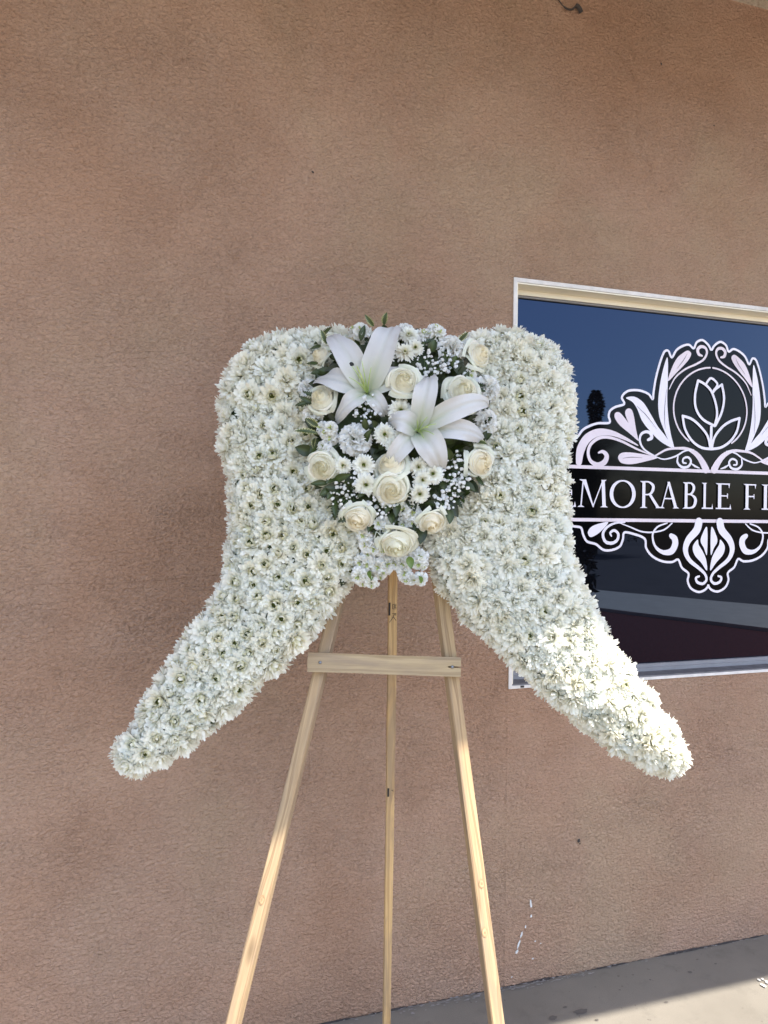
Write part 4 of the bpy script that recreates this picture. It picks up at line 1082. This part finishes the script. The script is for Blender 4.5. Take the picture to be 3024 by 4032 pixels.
for i in range(250):
    a = R.uniform(0, 6.283); q = math.sqrt(R.random())
    x, y = .178 * q * math.cos(a), .215 * q * math.sin(a) + .008
    z = .010 + .024 * math.sqrt(1 - q * q) + R.uniform(-.004, .012)
    th = a + R.uniform(-1.2, 1.2); ln_ = R.uniform(.03, .05)
    leaf(fill, (x, y, z), (x + ln_ * math.cos(th), y + ln_ * math.sin(th), z + R.uniform(-.004, .02)), R.uniform(.016, .026), R.choice('ooos'), .1, shade=R.uniform(.5, 1.1))
o = obj('filler_leaves', fill, M_LEAF, spray, smooth=True); o['kind'] = 'stuff'
for a, b2, w, kind in LEAVES:
    mb = MB()
    leaf(mb, sl(a) + (0, 0, .007 if kind in 'og' else .016), sl(b2) + (0, 0, .008 if kind in 'og' else .020), w * 1.12, kind, .12, shade=R.uniform(.8, 1.3))
    obj('leaf', mb, M_LEAF, spray, smooth=True)

# roses > rose_heart, petal
def rose_patch(mb, Rr, f, az, seed, heart=False):
    rr = random.Random(seed)
    rad = Rr * (.06 + .70 * f ** .85 + rr.uniform(-.03, .03))
    zt = Rr * (.66 - .42 * f ** 1.5 + rr.uniform(-.03, .03))
    zb = -Rr * (.45 + .1 * f)
    half = 1.28 - .30 * f + rr.uniform(-.2, .2)
    flare = max(0, f - .62) * .60 * rr.uniform(.6, 1.25)
    roll = max(0, f - .30) * .55 * rr.uniform(.7, 1.2)
    nt_, ns = 9, 9
    P = np.zeros((nt_, ns, 3)); C = np.zeros((nt_, ns, 3))
    ph = rr.uniform(0, 6.28)
    for i, t in enumerate(np.linspace(0, 1, nt_)):
        for j, s in enumerate(np.linspace(-1, 1, ns)):
            edge_ = max(0, (t - .70) / .30)
            r_ = rad * (.34 + .66 * math.sin(min(1, t * 1.25) * math.pi / 2)) + flare * Rr * max(0, (t - .55) / .45) ** 2
            r_ += s * .050 * Rr * (1 if f < .6 else .7) + .030 * Rr * math.sin(s * 3.4 + ph) * t * t * (0.4 + f)
            r_ *= 1 - .22 * max(0, 1 - f / .6) * max(0, (t - .45) / .55)
            z = zb + (zt - zb) * t - roll * Rr * edge_ ** 1.7 - Rr * (.06 + .20 * f) * (s * s) * t + .04 * Rr * f * (1 - abs(s)) * t
            a = az + s * half * min(1.0, .55 + f * 1.6) * (.72 + .28 * math.sin(t * math.pi / 2)) * (1 if t < .85 else 1 - .10 * (t - .85) / .15 * 1)
            P[i, j] = (r_ * math.cos(a), r_ * math.sin(a), z)
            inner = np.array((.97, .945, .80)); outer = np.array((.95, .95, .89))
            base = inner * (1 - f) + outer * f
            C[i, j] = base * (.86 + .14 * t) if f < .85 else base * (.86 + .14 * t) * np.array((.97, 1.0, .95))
    mb.grid(P, C)
def rose_kit(Rr, seed):
    rr = random.Random(seed)
    heart = MB(); petals = []
    N_ = 34
    az = rr.uniform(0, 6.28)
    for i in range(N_):
        f = i / (N_ - 1)
        az += 2.25 + rr.uniform(-.2, .2)
        if i < 21:
            rose_patch(heart, Rr, f, az, seed * 100 + i)
        else:
            p = MB(); rose_patch(p, Rr, f, az, seed * 100 + i); petals.append(p)
    heart.grid([[(Rr * q * math.cos(t), Rr * q * math.sin(t), Rr * (.66 - .42 * (q / .76) ** 1.5 - .20 - .10 * q)) for t in np.linspace(0, 6.283, 16, endpoint=False)] for q in (.01, .12, .25, .38, .5, .6, .68)], (.97, .94, .78), closed=True)  # cream dome added under the petals to fill cavities and bounce light
    heart.grid([[(Rr * q * math.cos(t), Rr * q * math.sin(t), z_ * Rr) for t in np.linspace(0, 6.283, 10, endpoint=False)] for q, z_ in ((.38, -.30), (.30, -.52), (.1, -.7))], (.10, .16, .05), closed=True)
    return heart.mesh('rose_heart', M_ROSE), [p.mesh('petal', M_ROSE) for p in petals]
ROSE = [rose_kit(.033, s) for s in (1, 2, 3, 4)]
tilts = {3: (.55, .05), 4: (.1, -.25), 5: (-.35, .45), 7: (.45, -.2), 8: (-.75, .15), 9: (-.05, -.75), 10: (.1, -.95), 11: (.05, -.95), 6: (0, -.3), 0: (.05, -.05), 1: (.1, 0), 2: (-.15, .05)}
for i, (u_, v_, w_, r_) in enumerate(ROSES):
    p = sl((u_, v_, w_ + {0: .026, 1: .016, 5: -.004}.get(i, .006 if i < 8 else .0)))
    tl = tilts[i]
    nv = np.array([tl[0] + p[0] * .9, tl[1] + p[1] * .6, 1.0])
    ht, pts_ = ROSE[i % 4]
    s = r_ / .0258
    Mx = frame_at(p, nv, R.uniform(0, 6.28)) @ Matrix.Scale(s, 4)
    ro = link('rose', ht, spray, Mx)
    if i == 5:
        ro['label'] = 'blush centred white rose half covered by a lily petal'
    for pm_ in pts_:
        link('petal', pm_, ro)

# carnations: many ruffled fan petals
def carnation(Rr, seed, n=34, ruff=1.0, green=False):
    rr = random.Random(seed)
    mb = MB()
    for k in range(n):
        f = k / (n - 1)
        el = .10 + 1.35 * f + rr.uniform(-.12, .12)
        L_ = Rr * (1.0 - .18 * f) * rr.uniform(.88, 1.08)
        az = k * 2.4 + rr.uniform(-.3, .3)
        wd = L_ * rr.uniform(.42, .60)
        nt_, ns = 6, 13
        ph = rr.uniform(0, 6.28)
        tw = rr.uniform(-.5, .5) * f
        P = np.zeros((nt_, ns, 3)); C = np.zeros((nt_, ns, 3))
        for i, t in enumerate(np.linspace(0.12, 1, nt_)):
            for j, s in enumerate(np.linspace(-1, 1, ns)):
                l = L_ * t * (1 - .16 * s * s) * (1 - (.07 if (j % 2 and i == nt_ - 1) else 0))
                nr = ruff * Rr * .20 * t ** 2.2 * (math.sin(s * 6.3 + ph) + .5 * math.sin(s * 11 + 2 * ph))
                lat = s * wd * t ** .8
                e_ = el + (-.45 + .2 * f) * t * t
                r_ = .08 * Rr + l * math.cos(e_) - nr * math.sin(e_)
                z = l * math.sin(e_) + nr * math.cos(e_)
                a = az + tw * t
                P[i, j] = (r_ * math.cos(a) - lat * math.sin(a), r_ * math.sin(a) + lat * math.cos(a), z - .25 * Rr)
                C[i, j] = np.array((.84, .84, .72)) * (1 - t) + np.array((.88, .88, .87)) * t
        mb.grid(P, C)
    if green:
        for k in range(4):
            a = rr.uniform(0, 6.28)
            strap_petal(mb, Rr * .45, Rr * .22, .6, .6, .4, a, .02 * Rr, .25 * Rr, np.array((.30, .38, .12)), np.array((.50, .55, .22)))
    mb.grid([[(Rr * q * math.cos(t), Rr * q * math.sin(t), z_ * Rr) for t in np.linspace(0, 6.283, 8, endpoint=False)] for q, z_ in ((.24, -.18), (.22, -.7), (.05, -.85))], (.22, .30, .12), closed=True)
    return mb
CARN = [carnation(.032, 70 + i).mesh('carnation', M_CARN) for i in range(3)]
for i, (u_, v_, w_, r_) in enumerate(CARNS):
    p = sl((u_, v_, w_ - (.002 if i < 2 else .006)))
    ca = link('carnation', CARN[i % 3], spray, frame_at(p, dome_n(p) + np.array([0, .1, 0]), R.uniform(0, 6.28)) @ Matrix.Scale(r_ / .030, 4))
# stock: short spikes of soft double florets
STK = [carnation(.0165, 90 + i, 14, .55, True).mesh('floret', M_CARN) for i in range(4)]
for i, (u_, v_, w_, r_) in enumerate(STOCKS):
    r_ *= 1.22 if v_ < .36 else 1.05
    c = sl((u_, v_, w_ - (.006 if v_ > .36 else .016)))
    mb = MB(); mb.tube([(0, 0, -.03), (0, 0, .0)], .0025, 6, (.22, .30, .10))
    nv = dome_n(c)
    st = obj('stock_flower', mb, M_STALK, spray, frame_at(c, nv, R.uniform(0, 6.28)), True)
    n = max(1, int((r_ / .0135) ** 1.7))
    for k in range(n):
        a = k * 2.4; q = math.sqrt((k + .2) / n) * max(.002, r_ - .013)
        lp = np.array([q * math.cos(a), q * math.sin(a), R.uniform(-.004, .008) - q * q * 8])
        link('floret', R.choice(STK), st, frame_at(lp, (lp[0] * 28, lp[1] * 28, 1), R.uniform(0, 6.28)) @ Matrix.Scale(R.uniform(.95, 1.3), 4))
# small button chrysanthemums
for i, (u_, v_, w_, r_) in enumerate(BUTTONS):
    p = sl((u_, v_, w_ + .004))
    link('button_chrysanthemum', BUTTON[i % 4], spray, frame_at(p, dome_n(p) + np.array([R.uniform(-.2, .2), R.uniform(-.3, .15), 0]), R.uniform(0, 6.28)) @ Matrix.Scale(r_ / .0235, 4))
# gypsophila sprigs
def blossom(rr):
    bm = bmesh.new(); bmesh.ops.create_icosphere(bm, subdivisions=2, radius=1.0)
    v = np.array([q.co[:] for q in bm.verts]); f = [tuple(w.index for w in q.verts) for q in bm.faces]
    bm.free()
    k = np.array([rr.uniform(.62, 1.18) for _ in v])
    return v * k[:, None] * np.array((1, 1, .8)), f
BLS = [blossom(random.Random(i)) for i in range(5)]
for i, (u_, v_, w_, r_) in enumerate(GYPS):
    c = sl((u_, v_, w_ - .004))
    mb = MB()
    root = np.array([c[0] * .85, c[1] * .85, -.005])
    stems = MB()
    n = int(46 * (r_ / .033) ** 1.5)
    for k in range(n):
        a = k * 2.4 + R.uniform(-.4, .4); q = r_ * 1.1 * math.sqrt((k + .5) / n)
        p = c + np.array([q * math.cos(a), q * math.sin(a), R.uniform(-.006, .016)])
        rad = R.choice([.0046, .0040, .0036, .0030, .0022]) * R.uniform(.85, 1.15)
        bv, bf = R.choice(BLS)
        mb.add(bv * rad + p, bf, np.array((.88, .88, .87)) * R.uniform(.93, 1))
        mid = (c + root) / 2 + (p - c) * .35
        stems.tube([mid, (mid + p) / 2 + np.array([0, 0, .002]), p], .0005, 3, (.13, .20, .07))
    gs = obj('gypsophila', mb, M_CARN, spray, smooth=False)
    obj('sprig', stems, M_STALK, gs)

# lilies > petal, stamen, pistil
def lily_petal(c, tip, W_, arch, fl, seed, front_):
    rr = random.Random(seed)
    c, tip = np.array(c), np.array(tip)
    d = tip - c; L_ = np.linalg.norm(d)
    upv = np.array((0, 0, 1.0))
    P0 = c + np.array((0, 0, -.022)); P1 = c + d * .26 + upv * arch * L_ * .95; P2 = c + d * .84 + upv * arch * L_ * 1.75; P3 = tip - upv * (.034 if fl < 0 else .020)
    tws = rr.uniform(.25, .75) * rr.choice((-1, 1))
    nt_, ns = 18, 13
    t = np.linspace(0, 1, nt_)[:, None]
    Q = (1 - t) ** 3 * P0 + 3 * (1 - t) ** 2 * t * P1 + 3 * (1 - t) * t * t * P2 + t ** 3 * P3
    T = np.gradient(Q, axis=0); T /= np.linalg.norm(T, axis=1)[:, None]
    S = np.cross(T, upv); S /= np.linalg.norm(S, axis=1)[:, None]
    Nn = np.cross(S, T)
    mb = MB()
    P = np.zeros((nt_, ns, 3)); C = np.zeros((nt_, ns, 3))
    ph = rr.uniform(0, 6.28)
    for i in range(nt_):
        tt_ = t[i, 0]
        w = W_ / 2 * max(.03, (math.sin(math.pi * (.06 + .94 * tt_) ** .88)) ** .72) * (1 if tt_ < .97 else .7)
        for j, s in enumerate(np.linspace(-1, 1, ns)):
            cupn = .34 * (1 - tt_) + .10 - (.34 * tt_ if fl < 0 else .05)
            n_ = cupn * w * s * s + .26 * w * math.sin(tt_ * 11 + ph + (1.5 if s > 0 else 0)) * abs(s) ** 2.5 * min(1, tt_ * 2) - .0030 * math.exp(-(s / .12) ** 2) * (1 - .6 * tt_) + .0016 * math.exp(-((abs(s) - .3) / .12) ** 2)
            tau = tws * tt_ ** 2
            P[i, j] = Q[i] + (S[i] * math.cos(tau) + Nn[i] * math.sin(tau)) * w * s + (Nn[i] * math.cos(tau) - S[i] * math.sin(tau)) * n_
            g = max(0, 1 - tt_ / .42) * (1 - .55 * abs(s)) * .75 + .16 * math.exp(-(s / .16) ** 2) * (1 - tt_)
            C[i, j] = np.array((.69, .68, .655)) * (1 - g) + np.array((.52, .62, .30)) * g
    mb.grid(P, C)
    return mb
for li, (cc, pets) in enumerate(LILIES):
    c = sl(cc)
    mb = MB()
    mb.grid([[(q * math.cos(t), q * math.sin(t), z_) for t in np.linspace(0, 6.283, 10, endpoint=False)] for q, z_ in ((.0135, -.012), (.0105, -.026), (.005, -.042))], (.55, .66, .38), closed=True)
    ly = obj('lily', mb, M_LILY, spray, Matrix.Translation(c), True)
    ly['label'] = ('larger lily, fully open with long pale petals at the upper left', 'smaller lily with recurved petals at the middle right')[li]
    for pi, (tip, W_, ar, fl_) in enumerate(pets):
        obj('petal', lily_petal((0, 0, 0), sl(tip) - c, W_, ar, fl_, li * 10 + pi, pi % 2), M_LILY, ly, smooth=True)
    for k in range(6):
        a = k * 1.047 + .4 + li
        e_ = np.array([.024 * math.cos(a) - .014, .024 * math.sin(a) + .022, .048 + R.uniform(-.006, .006)]) if li == 0 else np.array([.022 * math.cos(a) + .012, .022 * math.sin(a) - .010, .046])
        st = MB(); st.tube(catmull([(0, 0, -.018), e_ * .5 + np.array((0, 0, .006)), e_], 5), np.linspace(.0013, .0006, 11), 5, (.46, .60, .20))
        obj('stamen', st, M_STALK, ly, smooth=True)
    st = MB()
    e_ = np.array((-.020, .030, .058)) if li == 0 else np.array((.016, -.012, .056))
    st.tube(catmull([(0, 0, -.018), e_ * .5, e_], 5), np.linspace(.0018, .0014, 11), 6, (.50, .60, .26))
    po = obj('pistil', st, M_STALK, ly, smooth=True)
    if li == 0:
        v, f = BLS[0]
        bm_ = MB(); bm_.add(v * .0045 + np.array((-.031, .036, .054)), f, (.010, .012, .012))
        obj('anther', bm_, M_STALK, ly)

# ---------------------------------------------------------------- planting across the walkway (seen in the window)
def conifer(name, x, y, h, r, label, n, z0=-.03):
    t = thing(name, label, 'tree', Matrix.Translation((x, y, z0)))
    mb = MB(); mb.tube([(0, 0, 0), (.02, 0, h * .5), (0, 0, h * .95)], [h * .022, h * .014, .01], 8)
    obj('trunk', mb, M_BARK, t, smooth=True)
    mb = MB()
    rr = random.Random(name + str(h))
    for k in range(n):
        f = rr.random() ** .8
        z = h * (.08 + .92 * f)
        tier = .62 + .38 * math.sin(f * 29 + 1.3 * math.sin(f * 11))
        q = r * (1 - f) ** .8 * tier * math.sqrt(rr.random()) + .02
        a = rr.uniform(0, 6.283)
        s = rr.uniform(.05, .11) * h * .28
        dx, dy = math.cos(a), math.sin(a)
        b_ = np.array([q * dx, q * dy, z])
        e_ = b_ + s * np.array([dx, dy, rr.uniform(-.5, .3)])
        w_ = s * .3 * np.array([-dy, dx, rr.uniform(-.6, .6)])
        cl = np.array((.020, .036, .018)) * rr.uniform(.6, 1.5)
        mb.add([b_ - w_ * .5, b_ + w_ * .5, (b_ + e_) / 2 + w_, e_, (b_ + e_) / 2 - w_], [(0, 1, 2, 3, 4)], cl)
    obj('crown', mb, M_EVER, t)
conifer('conifer_tree', 17.25, -23.9, 6.7, 2.1, 'tall dark conifer standing across the road, reflected in the window glass', 5200, -.15)
def bush(name, x, y, rx, ry, h, label, n, z0=-.03, cat='shrub'):
    t = thing(name, label, cat, Matrix.Translation((x, y, z0)))
    rr = random.Random(label)
    mb = MB()
    for k in range(5):
        a = k * 1.26
        mb.tube([(0.1 * math.cos(a), .1 * math.sin(a), 0), (rx * .5 * math.cos(a), ry * .5 * math.sin(a), h * .7)], [.03, .01], 6)
    obj('stem', mb, M_BARK, t, smooth=True)
    mb = MB()
    for k in range(n):
        a = rr.uniform(0, 6.283); q = rr.uniform(.55, 1.0); f = rr.random()
        b_ = np.array([rx * q * math.cos(a), ry * q * math.sin(a), h * (.04 + .96 * f) * (1 - .12 * q * q) + rr.uniform(-.05, .05)])
        if rr.random() < .3:
            b_ = np.array([rx * math.sqrt(rr.random()) * math.cos(a), ry * rr.random() * math.sin(a), h * rr.uniform(.86, 1.0)])
        s = rr.uniform(.05, .10)
        v1 = np.array([rr.gauss(0, 1) for _ in range(3)]); v1 /= np.linalg.norm(v1)
        v2 = np.cross(v1, [rr.gauss(0, 1) for _ in range(3)]); v2 /= np.linalg.norm(v2)
        cl = np.array((.018, .030, .014)) * rr.uniform(.6, 1.5)
        mb.add([b_ - v1 * s, b_ + v2 * s * .5, b_ + v1 * s, b_ - v2 * s * .5], [(0, 1, 2, 3)], cl)
    obj('foliage', mb, M_EVER, t)
bush('evergreen_shrub', 3.72, -4.75, .80, .75, 2.25, 'dense clipped evergreen shrub in the mulch bed facing the window', 4500)
for i, (x, y, rx, h) in enumerate(((24, -34, 9, 4.2), (6, -40, 9, 4.6), (42, -27, 10, 4.0), (60, -16, 9, 4.4))):
    bush('hedge', x, y, rx, 2.0, h, ('dark hedge across the road behind the tall conifer', 'hedge far left across the road', 'long dark hedge across the road', 'hedge at the far right end of the road')[i], 3500, -.15, 'hedge')
